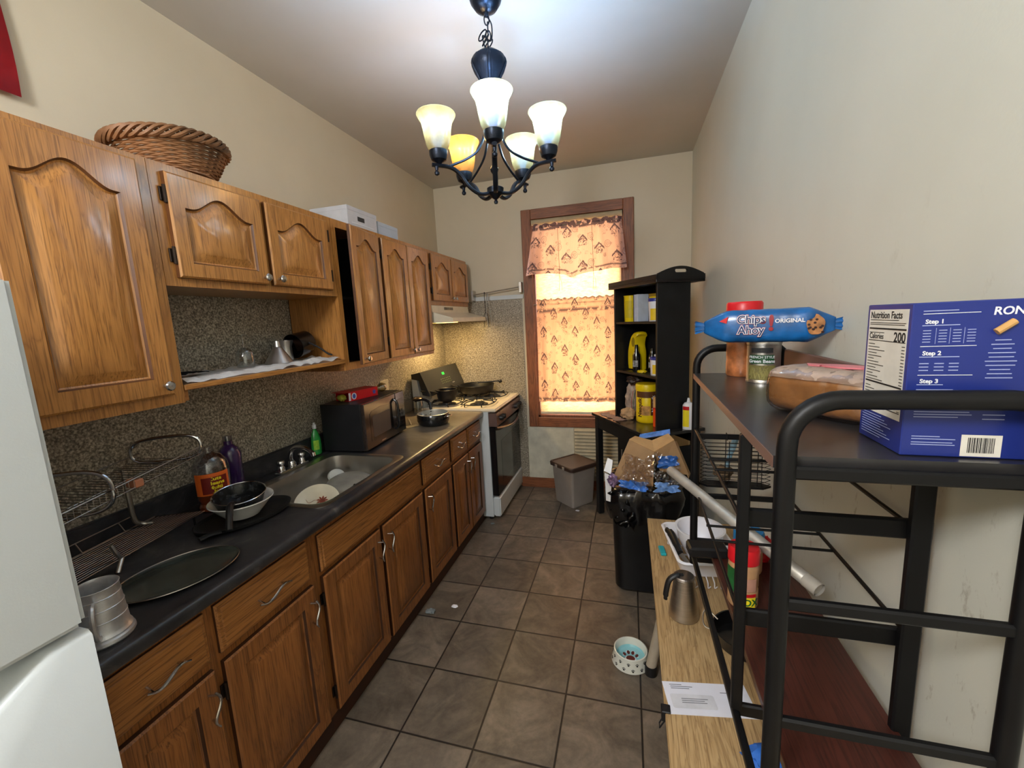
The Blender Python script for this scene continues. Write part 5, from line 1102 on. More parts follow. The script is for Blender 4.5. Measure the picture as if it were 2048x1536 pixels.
wc = bm = NB(); sheet(bm, [(1.655, 2.33, .78), (1.675, 2.37, .845), (1.705, 2.36, .835), (1.695, 2.32, .765)], .004); sheet(bm, [(1.660, 2.325, .77), (1.70, 2.31, .755), (1.690, 2.315, .60), (1.665, 2.33, .60)], .004); single('white_carton_scrap', bm, WHITEP, 'torn white carton standing at the left side of the trash', 'carton', (1.68, 2.33, .60))
bm = NB(); blob(bm, (1.705, 2.305, .735), .026, 3, .6, 9, (1, .7, 1.2), 41); single('foil_wrapper', bm, mat('lavender_foil', (176, 150, 196), .2, .7, var=.3), 'shiny lavender foil wrapper at the left lip of the trash bag', 'wrapper', (1.705, 2.305, .70))

# ================================================================ LOW WOODEN BENCH AND WHAT IS ON IT
bz = .60
be = thing('wooden_bench', 'low table of pale plywood board on legs along the right wall', 'table', (2.09, 1.25, 0))
PLY = oak('pale_plywood', (108, 78, 46), (168, 136, 92), (188, 158, 112), 'y', rough=.6, coat=0)
bm = NB(); box(bm, 1.886, 2.29, .30, 2.150, .578, bz, .002); obj('tabletop', bm, PLY, be)
for y in (.40, 1.85):
    for x, dx in ((2.01, -.122), (2.24, .0)):
        bm = NB(); cyl(bm, (x, y+.06, .578), (x+dx, y-.05, .035), .022, .024); lg = obj('leg', bm, mat('beige_leg', (170, 158, 140), .5), be)
        bm = NB(); cyl(bm, (x+dx, y-.05, 0), (x+dx, y-.05, .045), .028, .0275); obj('rubber_foot', bm, BLACKP, lg)
WPL = mat('white_plastic_wire', (230, 230, 236), .35, var=.03)
dt = thing('dish_tray', 'white plastic dish drainer with slotted floor at the far end of the bench', 'dish rack', (1.984, 1.600, bz), math.radians(8))
def rl(i, r, z): return [(x, y, z) for x, y in rrect(.128, .168, .128-i, .168-i, r, 6)]
bm = NB(); loft(bm, [rl(.0, .03, .082), rl(-.004, .032, .088), rl(.002, .03, .094), rl(.008, .026, .092), rl(.014, .024, .070), rl(.022, .02, .034), rl(.026, .02, .030), rl(.026, .02, .026), rl(.018, .022, .028), rl(.006, .026, .070), rl(0, .03, .082)], False, False); obj('rim_wall', bm, WPL, dt, w=False, weld=True)
bm = NB()
for k in range(9): x = .03+.0235*k; box(bm, x-.003, x+.003, .03, .31, .026, .031)
for y in (.10, .17, .24): box(bm, .026, .232, y-.003, y+.003, .026, .0305)
obj('slotted_floor', bm, WPL, dt, w=False, smooth=False)
bm = NB()
for k in range(9):
    x = .03+.024*k; tube(bm, bez([(x, .012, .032), (x, -.012, .02), (x, -.016, .002), (x+.008, -.020, .012)], 3), .0022, 5)
obj('wire_teeth', bm, WPL, dt, w=False)
for x in (.03, .226):
    for y in (.03, .306): bm = NB(); cyl(bm, (x, y, 0), (x, y, .028), .007, seg=10); obj('foot', bm, WPL, dt, w=False)
bw = thing('mixing_bowl', 'large white translucent bowl set in the far end of the dish drainer', 'bowl', (2.085, 1.80, .638))
bm = NB(); lathe(bm, (2.085, 1.80, .638), [(.001, 0), (.050, 0), (.070, .02), (.088, .07), (.094, .105), (.100, .108), (.100, .112), (.090, .110), (.083, .07), (.064, .022), (.045, .006), (.001, .005)], 48); obj('body', bm, WPL, bw)
kn = thing('knife', 'knife with a thick black handle resting on the left rim of the drainer', 'knife', (1.985, 1.72, .66))
bm = NB(); tube(bm, bez([(1.957, 1.845, .700), (1.972, 1.80, .704), (1.985, 1.74, .694), (1.996, 1.695, .680)]), [.010]*6+[.015]*14+[.013]*5, 10, flat=1.3); obj('handle', bm, BLACKP, kn)
bm = NB(); sheet(bm, [(1.990, 1.695, .672), (2.004, 1.690, .686), (2.045, 1.63, .655), (2.040, 1.63, .645)], .001); obj('blade', bm, STEEL, kn, smooth=False)
bm = NB(); box(bm, -.012, .012, -.035, .035, 0, .012, .003); bmesh.ops.transform(bm, matrix=Matrix.Translation((1.937, 1.83, bz+.0005)) @ Matrix.Rotation(.12, 4, 'Z'), verts=bm.verts); single('peg', bm, mat('teal_plastic', (30, 160, 172), .4), 'small teal plastic clip on the bench beside the drainer', 'clip', (1.937, 1.83, bz))
p = (1.978, 1.425, bz+.0005); kt = thing('coffee_pot', 'stainless steel coffee pot with a black handle on the plywood table', 'coffee pot', p)
bm = NB(); lathe(bm, p, [(.001, 0), (.047, 0), (.050, .004), (.047, .03), (.034, .140), (.035, .148), (.033, .150)], 40); obj('body', bm, STEEL, kt)
bm = NB(); lathe(bm, (p[0], p[1], p[2]+.148), [(.034, 0), (.035, .004), (.031, .008), (.001, .010)], 36); obj('lid', bm, mat('satin_lid', (176, 168, 162), .3, 1.0), kt)
bm = NB(); tube(bm, bez([(p[0]-.004, p[1]-.004, p[2]+.159), (p[0]-.028, p[1]-.010, p[2]+.157), (p[0]-.050, p[1]-.016, p[2]+.140), (p[0]-.060, p[1]-.020, p[2]+.100), (p[0]-.062, p[1]-.020, p[2]+.070)]), [.006]*5+[.011]*24+[.008]*4, 12, flat=.8); obj('handle', bm, BLACKP, kt)
ev = thing('envelope', 'white window envelope lying near the front of the plywood table', 'envelope', (1.900, 1.026, bz+.0003), math.radians(9))
bm = NB(); box(bm, 0, .225, 0, .102, 0, .0012); obj('paper', bm, mat('envelope_paper', (222, 224, 236), .6, var=.03), ev, w=False, smooth=False)
bm = NB(); prism(bm, rrect(.07, .040, .058, .022, .006), lambda u, v: (u, v, .0013), lambda u, v: (u, v, .0016)); obj('address_window', bm, mat('film_window', (214, 216, 224), .1, coat=.5), ev, w=False, smooth=False)
bm = NB()
for cx_, cy_, w_ in ((.035, .092, .034), (.05, .086, .06), (.045, .080, .05), (.175, .072, .05), (.19, .088, .03), (.075, .048, .07), (.07, .042, .06), (.072, .036, .066)): box(bm, cx_-w_/2, cx_+w_/2, cy_-.001, cy_+.001, .0016, .0019)
obj('printed_lines', bm, mat('grey_print', (120, 122, 130), .6), ev, w=False, smooth=False)
pn2 = thing('round_pan', 'black round pan on the table under the metal rack', 'pan', (2.150, 1.32, bz)); bm = NB(); lathe(bm, (2.150, 1.32, bz+.0005), [(.001, 0), (.072, 0), (.088, .014), (.094, .050), (.096, .052), (.0965, .055), (.092, .055), (.084, .014), (.001, .006)], 44); obj('body', bm, BLACKG, pn2)
bm = NB(); tube(bm, bez([(2.075, 1.36, .652), (2.045, 1.375, .672), (2.030, 1.36, .660), (2.032, 1.335, .640), (2.062, 1.325, .636)]), .0024, 6); obj('wire_bail', bm, STEEL, pn2)
bm = NB(); blob(bm, (2.105, .925, bz+.028), .036, 3, .4, 7, (1.4, .9, .75), 51); single('blue_cloth', bm, mat('blue_fabric', (40, 104, 196), .7, var=.2), 'bright blue cloth lump at the near end of the table', 'cloth', (2.105, .925, bz))
cl = thing('binder_clip', 'black clip gripping the left edge of the plywood table', 'clip', (1.887, 1.04, .575)); bm = NB(); box(bm, 1.876, 1.900, 1.025, 1.052, .572, .604, .002); obj('body', bm, BLACKP, cl)
bm = NB(); tube(bm, [(1.885, 1.03, .572), (1.872, 1.032, .545), (1.872, 1.046, .545), (1.885, 1.048, .572)], .002, 6); obj('wire_arm', bm, BLACKP, cl)

# ================================================================ BLACK METAL RACK
rk = thing('metal_rack', 'black metal baker rack with a dark top shelf along the right wall', 'rack', (2.13, 1.05, bz))
YN, YM, YF, XL, XB, ZS = .620, .812, 1.500, 2.003, 2.274, 1.455
def sqt(bm, pts, r, seg=4, closed=False): return tube(bm, pts, r*1.25, 12, closed)
for yy, zb in ((YN, bz+.001), (YF, .762)):
    x0 = XL if yy < 1 else XL+.014
    bm = NB(); R_ = .062; pts = [(x0, yy, zb), (x0, yy, 1.2), (x0, yy, 1.470)]+[(x0+R_-R_*math.cos(a), yy, 1.475+R_*math.sin(a)) for a in (PI/16*k for k in range(1, 9))]
    pts += [(XB-.04, yy, 1.537)]+[(XB-.035+.035*math.sin(a), yy, 1.502+.035*math.cos(a)) for a in (PI/10*k for k in range(1, 6))]+[(XB, yy, 1.2), (XB, yy, zb)]
    tube(bm, pts, .0125, 14); obj('end_frame', bm, BLACKM, rk, ang=50)
for yy, zs, x0 in ((YN, (1.436, 1.240, 1.045, .85, .64), XL), (YF, (1.436, 1.235, 1.020, .850, .775), XL+.014)):
    for z in zs:
        bm = NB(); box(bm, x0, XB, yy-.006, yy+.006, z-.009, z+.009, .003); obj('crossbar', bm, BLACKM, rk)
for x0, x1 in ((1.991, 2.011), (2.255, 2.285)):
    bm = NB(); box(bm, x0, x1, YM-.008, YM+.008, .866, 1.4365, .003); obj('middle_post', bm, BLACKM, rk)
for z in (1.270, 1.062): bm = NB(); box(bm, 2.0, 2.295, YM+.008, YM+.020, z-.018, z+.018, .003); obj('crossbar', bm, BLACKM, rk)
bm = NB(); box(bm, 2.0, 2.29, YM+.008, YM+.020, .838, .866, .003); obj('crossbar', bm, BLACKM, rk)
for x, z in ((XL, 1.262), (XL, 1.067), (XB, 1.267), (XB, 1.07)):
    bm = NB(); cyl(bm, (x, YM+.02, z), (x+(.012 if x < 2.1 else 0), YF, z), .0042, seg=10); obj('side_rod', bm, BLACKM, rk)
for y, z in ((1.17, 1.265), (1.09, 1.265), (1.18, 1.069), (1.10, 1.069)):
    bm = NB(); cyl(bm, (XL, y, z), (XB, y, z), .0036, seg=8); obj('cross_rod', bm, BLACKM, rk)
for x in (XL, XB):
    bm = NB(); box(bm, x-.007, x+.007, YN, YF, .838, .852, .002); obj('bottom_rail', bm, BLACKM, rk)
bm = NB(); loft(bm, [[(XL-.012, YN+.012, z), (XL+.004, YF-.012, z), (2.283, YF-.012, z), (2.283, YN+.012, z)] for z in (1.4375, ZS)]); obj('top_shelf', bm, mat('black_shelf_board', (40, 39, 40), .36, var=.2, vs=10, coat=.3), rk, smooth=False)
bm = NB(); loft(bm, [[(XL-.0135, YN+.012, z), (XL+.0025, YF-.012, z), (XL+.004, YF-.012, z), (XL-.012, YN+.012, z)] for z in (1.438, 1.4545)]); obj('shelf_edging', bm, mat('brown_edging', (112, 84, 74), .4, var=.1), rk, smooth=False)
bm = NB(); box(bm, 2.264, 2.276, YN+.04, YF-.03, ZS, 1.530, .002); obj('back_board', bm, mat('brown_back_board', (112, 84, 76), .45, var=.12), rk)
RED = oak('reddish_board', (32, 14, 11), (62, 28, 22), (76, 36, 28), 'y', rough=.4, coat=.15)
bm = NB(); box(bm, 2.050, 2.2665, YN+.01, 1.375, .867, .885, .001); obj('lower_shelf', bm, RED, rk)
# hanging wire tray holder on the far frame
wh = thing('hanging_wire_rack', 'wire rack of closely spaced loops hooked over the far frame of the black rack', 'wire rack', (2.16, 1.55, 1.05))
bm = NB()
for x in (2.115, 2.215):
    tube(bm, [(x, 1.490, 1.225), (x, 1.489, 1.2465), (x, 1.508, 1.2475), (x, 1.510, 1.06)], .0015, 6); tube(bm, [(x+.012, 1.512, 1.215), (x+.014, 1.512, 1.055)], .0013, 5)
for k in range(12):
    z = 1.060+.0135*k; tube(bm, [(2.06, 1.512, z), (2.235, 1.512, z), (2.262, 1.535, z+.001), (2.235, 1.56, z), (2.06, 1.56, z), (2.04, 1.535, z)], .0011, 5, closed=True)
obj('loops', bm, BLACKM, wh)
bm = NB(); prism(bm, [(2.06, 1.512), (2.235, 1.512), (2.265, 1.535), (2.235, 1.56), (2.06, 1.56), (2.035, 1.535)], lambda u, v: (u, v, 1.048), lambda u, v: (u, v, 1.055)); obj('base_bar', bm, BLACKM, wh, smooth=False)
br = thing('bottle_brush', 'pale blue handled brush standing behind the hanging wire rack', 'brush', (2.14, 1.60, 1.02))
bm = NB(); tube(bm, bez([(2.135, 1.585, 1.10), (2.15, 1.585, 1.16), (2.165, 1.585, 1.215)]), [.008]*8+[.011]*9, 8); obj('handle', bm, mat('pale_blue_plastic', (150, 186, 206), .4), br)
bm = NB(); blob(bm, (2.125, 1.588, 1.075), .024, 3, .5, 12, (1.2, .8, 1), 61); obj('head', bm, mat('tan_bristle', (136, 112, 84), .9, var=.4), br)
# silver tube
tbz = thing('silver_tube', 'long silver metal tube lying diagonally through the rack', 'tube', (2.07, 1.29, 1.02)); a_, b_ = Vector((1.938, 1.52, 1.101)), Vector((2.222, 1.045, 1.000))
bm = NB(); d_ = (b_-a_).normalized(); lathe(bm, a_, [(.0115, .002), (.0145, 0), (.0165, .004), (.0165, (b_-a_).length-.03), (.0155, (b_-a_).length-.028), (.0155, (b_-a_).length), (.012, (b_-a_).length)], 28, d_, cap0=True, cap1=True); obj('body', bm, mat('dull_silver', (206, 202, 194), .42, .55, var=.2, vs=9), tbz)
bm = NB(); q = b_-d_*.03; lathe(bm, q, [(.0167, 0), (.0176, .002), (.0176, .034), (.0167, .036)], 28, d_); obj('end_collar', bm, mat('grey_collar', (172, 166, 156), .5), tbz)
# jars and tins on the lower shelf
JR = mat('seasoning_body', (196, 152, 110), .3, var=.2, vs=18, coat=.3)
REDP = mat('red_plastic', (204, 26, 36), .35, var=.05)
def shaker(name, label, p, lidm, panels):
    r = thing(name, label, 'jar', p); bm = NB(); lathe(bm, p, [(.001, 0), (.033, 0), (.036, .006), (.036, .050), (.033, .056), (.036, .062), (.036, .112), (.034, .124)], 36); obj('body', bm, JR, r)
    bm = NB(); q = (p[0], p[1], p[2]+.124); lathe(bm, q, [(.034, 0), (.0375, .001), (.0375, .034), (.034, .040), (.001, .041)], 36); obj('lid', bm, lidm, r)
    for a0, da, h0, h1, m in panels: wraplabel(r, p, .036, a0, da, h0, h1, m, 'label_panel')
    return r
AJ = math.radians(-106)
p = (2.085, 1.125, .8855); sj = shaker('seasoning_jar', 'red-lidded seasoning jar with green and yellow label on the red-brown shelf', p, REDP, [(AJ-.75, .55, .045, .11, mat('leaf_green', (34, 98, 48), .5, var=.3)), (AJ+.35, .6, .055, .09, mat('pink_label', (200, 150, 130), .5)), (AJ+.35, .6, .040, .048, REDP)])
bm = NB()
wraplabel(sj, p, .036, AJ+.3, .62, .010, .038, YEL, 'yellow_band')
text('OOX', .026, mat('leaf_green', (34, 98, 48)), sj, Matrix(), warp=lambda q: cylwarp(.0372, p, AJ+.3, .024)(q), bold=.0006)
p = (2.138, 1.290, .8855); r = thing('seasoning_jar', 'blue-lidded jar just behind the red-lidded one', 'jar', p); bm = NB(); lathe(bm, p, [(.001, 0), (.036, 0), (.038, .006), (.038, .092)], 32); obj('body', bm, JR, r)
bm = NB(); lathe(bm, (p[0], p[1], p[2]+.090), [(.036, 0), (.041, .001), (.041, .030), (.037, .036), (.001, .037)], 32); obj('lid', bm, mat('blue_plastic_lid', (38, 126, 186), .35), r)
bm = NB(); box(bm, -.058, .058, -.030, .030, 0, .034, .006); bmesh.ops.transform(bm, matrix=Matrix.Translation((2.035, 1.350, .886)) @ Matrix.Rotation(.1, 4, 'Z'), verts=bm.verts); single('loaf_tin', bm, BLACKP, 'black rectangular tin at the far end of the red-brown shelf', 'tin', (2.06, 1.325, .8855))
bm = NB(); blob(bm, (2.19, 1.345, .925), .040, 3, .5, 8, (.8, .5, 1.0), 71); single('red_packet', bm, REDP, 'crumpled bright red packet behind the black tin', 'packet', (2.19, 1.345, .8855), ang=30)

# ================================================================ ON THE TOP SHELF
z0 = ZS+.0006
p = (2.140, 1.435, z0); jr2 = thing('red_lid_jar', 'clear jar of orange-brown snacks with a red lid, behind the cookie pack', 'jar', p)
bm = NB(); lathe(bm, p, [(.001, 0), (.044, 0), (.047, .005), (.047, .04), (.0455, .05), (.047, .06), (.047, .182), (.044, .197)], 40); obj('body', bm, mat('snack_jar', (190, 116, 70), .3, var=.4, vs=26, coat=.5), jr2)
bm = NB(); lathe(bm, (p[0], p[1], p[2]+.194), [(.044, 0), (.050, .001), (.050, .026), (.046, .032), (.001, .033)], 40, rf=lambda a, h: 1+.006*math.sin(a*40)); obj('lid', bm, REDP, jr2)
p = (2.160, 1.300, z0); cn = thing('bean_can', 'can of green beans under the blue cookie pack', 'can', p)
bm = NB(); lathe(bm, p, [(.001, .002), (.040, .002), (.0425, 0), (.043, .004), (.0415, .008), (.0415, .104), (.043, .108), (.0425, .112), (.040, .110), (.001, .110)], 40); obj('body', bm, ALU, cn)
AB = math.radians(-106); wraplabel(cn, p, .0415, AB, 3.1, .009, .103, mat('can_label_olive', (132, 140, 74), .45, var=.2, vs=12), 'label')
wraplabel(cn, p, .0424, AB-.1, .80, .010, .050, mat('bean_picture', (112, 104, 58), .5, var=.25, vs=12), 'bean_picture')
bm = NB()
for k in range(16):
    h0 = .014+.032*random.random(); a0 = AB-.1+random.uniform(-.6, .6); pts = []
    for i in range(7): a = a0+(i-3)*.06; pts.append((p[0]+.0436*math.cos(a), p[1]+.0436*math.sin(a), p[2]+max(.012, min(.049, h0+.012*math.sin(i*.9+k)))))
    tube(bm, pts, .0011, 5)
obj('beans', bm, mat('bean_green', (150, 142, 84), .5, var=.3), cn)
wraplabel(cn, p, .0424, AB-.1, .70, .054, .078, mat('deep_green', (24, 70, 40), .5), 'green_panel'); wraplabel(cn, p, .0424, AB-.1, .62, .084, .097, INK, 'black_panel')
text('FRENCH STYLE', .0095, INKW, cn, Matrix(), warp=lambda q: cylwarp(.0434, p, AB-.1, .072)(q)); text('Green Beans', .0125, INKW, cn, Matrix(), warp=lambda q: cylwarp(.0434, p, AB-.1, .061)(q), bold=.0002)
# cookie pack: pillow bag standing on the can, leaning on the jar
ck = thing('cookie_pack', 'blue cookie pack balanced on the bean can and the jar', 'cookie pack', (2.150, 1.262, z0+.113), math.radians(-17))
L_, Hh, Tt = .150, .044, .028
def ckp(u, a):   # u -1..1 along, a angle round the section
    k = max(0, 1-max(0, (abs(u)-.62)/.38)**1.15); sq_ = lambda c: math.copysign(abs(c)**.7, c); wv = 1+.04*mnoise.noise(Vector((u*7, math.cos(a)*3, math.sin(a)*3)))
    h = Hh*(.36*(1-k)+k); return (u*L_, Tt*k*sq_(math.sin(a))*wv+.0012*math.sin(a), Hh+h*sq_(math.cos(a))*wv+.006*u*0)
bm = NB(); loft(bm, [[ckp(-1+2*i/48, 2*PI*j/32) for j in range(32)] for i in range(49)]); obj('film_pack', bm, mat('cookie_blue', (20, 92, 158), .3, var=.3, vs=22, coat=.35, bmp=.2, bs_=40), ck, w=False, ang=70)
for s in (-1, 1):
    bm = NB(); n = 16; loft(bm, [[(s*(L_-.004), y, Hh+Hh*.26*(-1+2*k/n)) for y in (-.0012, .0012)]+[(s*(L_+.022+.004*(k % 2)), y+.004*math.sin(k), Hh+Hh*.42*(-1+2*k/n)) for y in (.0012, -.0012)] for k in range(n+1)]); obj('crimped_end', bm, mat('cookie_blue', (26, 112, 182)), ck, w=False, smooth=False)
CKF = plane_M((-.02, -Tt-.0035, Hh+.004), (1, 0, 0), (0, 0, 1))
def ckwarp(q): return Vector((q.x, q.y, q.z-.010*(abs(q.x-.02)/.15)**2.2-.014*(abs(q.y)/.055)**3))
for s_, y_, sz in (('Chips', .014, .030), ('Ahoy', -.014, .030)):
    text(s_, sz, mat('outline_red', (150, 26, 40), .5), ck, CKF @ Matrix.Translation((-.012, y_, -.001)), warp=ckwarp, bold=.0028, sx=.95, w=False, name='logo_outline')
    text(s_, sz, INKW, ck, CKF @ Matrix.Translation((-.012, y_, .0002)), warp=ckwarp, bold=.0018, sx=.95, w=False)
    text(s_, sz, mat('logo_navy', (24, 40, 96), .5), ck, CKF @ Matrix.Translation((-.012, y_, .0014)), warp=ckwarp, bold=.0002, sx=.95, w=False)
text('!', .054, mat('outline_red', (150, 26, 40)), ck, CKF @ Matrix.Translation((.034, .002, .001)), warp=ckwarp, bold=.002, w=False)
text('ORIGINAL', .0140, INKW, ck, CKF @ Matrix.Translation((.074, .008, .0)), warp=ckwarp, bold=.0004, w=False)
bm = NB(); prism(bm, [(-.088, .012), (-.066, .024), (-.070, .006)], lambda u, v: CKF @ Vector((u, v, -.002)), lambda u, v: CKF @ Vector((u, v, .001))); obj('red_triangle', bm, REDP, ck, w=False, smooth=False)
bm = NB(); out = []
for k in range(28):
    a = 2*PI*k/28; r_ = .022*(1+.05*math.sin(a*5)); 
    if 1.7 < a < 2.5: r_ *= .72
    out.append((.128-.0+r_*math.cos(a)*.85, -.004+r_*math.sin(a)*1.15))
prism(bm, out, lambda u, v: CKF @ (ckwarp(Vector((u, v, 0)))+Vector((0, 0, -.006))), lambda u, v: CKF @ (ckwarp(Vector((u, v, 0)))+Vector((0, 0, .003)))); obj('cookie_picture', bm, mat('cookie_tan', (176, 120, 72), .6, var=.25, vs=60), ck, w=False, smooth=False)
bm = NB()
for k in range(11):
    u, v = .128+random.uniform(-.016, .016), -.004+random.uniform(-.022, .022); prism(bm, [(u+.0034*math.cos(t*PI/3), v+.003*math.sin(t*PI/3)) for t in range(6)], lambda a, b: CKF @ (ckwarp(Vector((a, b, 0)))+Vector((0, 0, .003))), lambda a, b: CKF @ (ckwarp(Vector((a, b, 0)))+Vector((0, 0, .0042))))
obj('chocolate_chips', bm, mat('chip_brown', (52, 28, 22), .5), ck, w=False, smooth=False)
# bread loaf
bl_ = thing('bread_loaf', 'sliced brown bread loaf in a clear bag with a pink logo, beside the pasta box', 'bread', (2.158, .885, z0), math.radians(-54))
def lf(u, a, k=1):
    c_, s_ = math.cos(a), math.sin(a); e = (abs(c_)**3.6+abs(s_)**3.6)**(1/3.6); end = 1-.10*abs(u)**8
    return (u*.088, .053*k*s_/e*end*(1+.03*mnoise.noise(Vector((u*5, c_, s_)))), .044+.0435*k*c_/e*end*(1-.02*math.sin(u*60)*0+.035*mnoise.noise(Vector((u*4, c_*2, s_*2+5)))))
bm = NB(); loft(bm, [[lf(-1+2*i/30, 2*PI*j/36, .97) for j in range(36)] for i in range(31)]); obj('loaf', bm, mat('bread_crust', (172, 124, 76), .45, var=.34, vs=14, coat=.25, bmp=.6, bs_=34), bl_, w=False, ang=60)
bm = NB(); L = []
for i in range(31):
    u = -1.03+2.06*i/30; L.append([(lambda q: (q[0], q[1], q[2]+.0015))(lf(u, -1.05+2.1*j/22, 1.045+.02*mnoise.noise(Vector((u*9, j*.5, 0))))) for j in range(23)])
loft(bm, L, False, False, closed=False); bmesh.ops.solidify(bm, geom=bm.faces[:], thickness=.0008); obj('bag_top', bm, mat('frosted_bag', (214, 192, 176), .3, var=.14, vs=26, coat=.4), bl_, w=False, ang=60)
bm = NB(); L = []
for i in range(25): u = -1.05+2.1*i/24; L.append([lf(u, 2*PI*j/40, 1.07+.03*mnoise.noise(Vector((u*8, math.cos(j*.157)*6, math.sin(j*.157)*6)))) for j in range(40)])
L = [[(x, y, max(z, .0008)) for x, y, z in r_] for r_ in L]
loft(bm, L, True, True); obj('clear_bag', bm, clear('bread_bag_film', (238, 230, 224), .8, .12), bl_, w=False, ang=60)
bm = NB(); prism(bm, [(.02+.040*math.cos(t*PI/10), .000+.020*math.sin(t*PI/10)) for t in range(20)], lambda u, v: (u, v, .0915), lambda u, v: (u, v, .0945)); prism(bm, [(-.035, -.014), (-.012, -.018), (-.018, .010), (-.05, .004)], lambda u, v: (u, v, .0915), lambda u, v: (u, v, .0940))
obj('pink_logo', bm, mat('pink_print', (206, 118, 126), .4), bl_, w=False, smooth=False)
# pasta box
RB = (2.146, .652)
px_ = thing('pasta_box', 'big dark blue pasta box with white cooking text, nearest on the top shelf', 'box', (*RB, z0), math.radians(-2))
BW, BD, BH = .134, .112, .200
bm = NB(); box(bm, 0, BW, 0, BD, 0, BH, .0012); obj('carton', bm, mat('pasta_blue', (28, 44, 122), .38, var=.06, vs=4, coat=.15), px_, w=False)
fp_ = lambda u, v, n=0: Vector((u*BW, -.0002-n, v*BH))           # front face, u, v in 0..1
def ftext(s_, u, v, size, m=INKW, align='LEFT', **kw): return text(s_, size, m, px_, Matrix.Translation((u*BW, -.0006, v*BH)) @ Matrix.Rotation(PI/2, 4, 'X'), ext=.0002, align=align, w=False, **kw)
LAV = mat('ink_lavender', (150, 160, 204), .6, var=.02)
ftext('RONZONI', .585, .930, .0135, bold=.0003, shear=.1)
ftext('Step 1', .10, .880, .0075, bold=.0002); ftext('Step 2', .10, .680, .0075, bold=.0002); ftext('Step 3', .10, .500, .0075, bold=.0002)
bm = NB()
def bar(u0, u1, v, h=.0011): strip(bm, (u0+u1)/2*BW, v*BH, (u1-u0)*BW, h, lambda a, b, n: Vector((a, -.0002-n, b)))
for u0, u1, v in ((.08, .50, .930), (.08, .495, .725), (.08, .49, .540)): bar(u0, u1, v, .0007)
obj('divider_lines', bm, INKW, px_, w=False, smooth=False)
bm = NB()
for v, u1 in ((.948, .34), (.857, .36), (.657, .38), (.478, .28), (.445, .36), (.428, .38), (.30, .50), (.283, .52), (.266, .42), (.135, .30), (.118, .42), (.095, .40), (.080, .42)): bar(.08 if v > .41 or v < .39 else .13, u1, v)
for j, cx_ in enumerate((.12, .24, .345, .45)):
    for k in range(5): bar(cx_-.03, cx_+.03, .825-.018*k, .001)
    if j: strip(bm, (cx_-.052)*BW, .79*BH, .0004, .020, lambda a, b, n: Vector((a, -.0002-n, b)))
for j, cx_ in enumerate((.12, .235, .345)):
    for k in range(3): bar(cx_-.036, cx_+.036, .615-.022*k, .0012)
for k in range(10):
    w_ = .8*(.07, .10, .08, .12, .11, .14, .13, .09, .11, .12)[k]; bar(.68-w_, .68+w_, .755-.026*k, .0012)
for k in range(2): bar(.60, .76, .285-.028*k, .0012)
obj('small_print', bm, LAV, px_, w=False, smooth=False)
bm = NB(); tube(bm, [fp_(.615, .805, .0022), fp_(.735, .868, .0022)], .0042, 10); obj('pasta_picture', bm, mat('pasta_tan', (196, 152, 92), .5, var=.2), px_, w=False)
bm = NB(); strip(bm, .615*BW, .082*BH, .30*BW, .142*BH, lambda a, b, n: Vector((a, -.0002-n, b)), .0003); obj('barcode_panel', bm, mat('off_white_card', (214, 210, 200), .5), px_, w=False, smooth=False)
bm = NB(); x = .515
while x < .71:
    w_ = random.choice((.003, .005, .009)); strip(bm, (x+w_/2)*BW, .085*BH, w_*BW, .10*BH, lambda a, b, n: Vector((a, -.0006-n, b)), .0002); x += w_+random.choice((.004, .006))
obj('barcode', bm, INK, px_, w=False, smooth=False)
sd = lambda a, b, n: Vector((-.0002-n, BD-a*BD, b*BH))             # left side face, a from far edge
bm = NB(); loft(bm, [[sd(a, b, n) for a, b in ((.06, .22), (.94, .22), (.94, .965), (.06, .965))] for n in (0, .0003)]); obj('nutrition_panel', bm, mat('off_white_card', (214, 210, 200)), px_, w=False, smooth=False)
SM = Matrix(((0, 0, -1, -.0008), (-1, 0, 0, 0), (0, 1, 0, 0), (0, 0, 0, 1)))
def stext(s_, a, b, size, align='LEFT', m=INK, **kw): return text(s_, size, m, px_, Matrix.Translation((0, BD-a*BD, b*BH)) @ SM, ext=.0001, align=align, w=False, **kw)
stext('Nutrition Facts', .10, .925, .0138, bold=.0002, sx=.95); stext('Calories', .10, .775, .0115, bold=.0001); stext('200', .92, .775, .0185, 'RIGHT', bold=.0003)
bm = NB()
def sbar(a0, a1, b, h): loft(bm, [[sd(a0, b, n), sd(a1, b, n), sd(a1, b+h, n), sd(a0, b+h, n)] for n in (.0004, .0007)])
sbar(.09, .92, .825, .011); sbar(.09, .92, .742, .005); sbar(.09, .92, .435, .011); sbar(.09, .92, .265, .006)
for b, a1 in ((.89, .75), (.87, .9), (.858, .88), (.80, .45)): sbar(.10, a1, b, .004)
for k in range(13): sbar(.10, .25+.3*((k*7) % 5)/5, .715-.0215*k, .0045); sbar(.86, .92, .715-.0215*k, .0045)
for k in range(7): sbar(.10, .22+.1*(k % 3), .405-.0215*k, .0045); sbar(.87, .92, .405-.0215*k, .0045)
obj('nutrition_print', bm, INK, px_, w=False, smooth=False)
bm = NB()
for k in range(9): sbar(.08, .55+.3*((k*5) % 4)/4, .198-.019*k, .005)
obj('side_print', bm, LAV, px_, w=False, smooth=False)

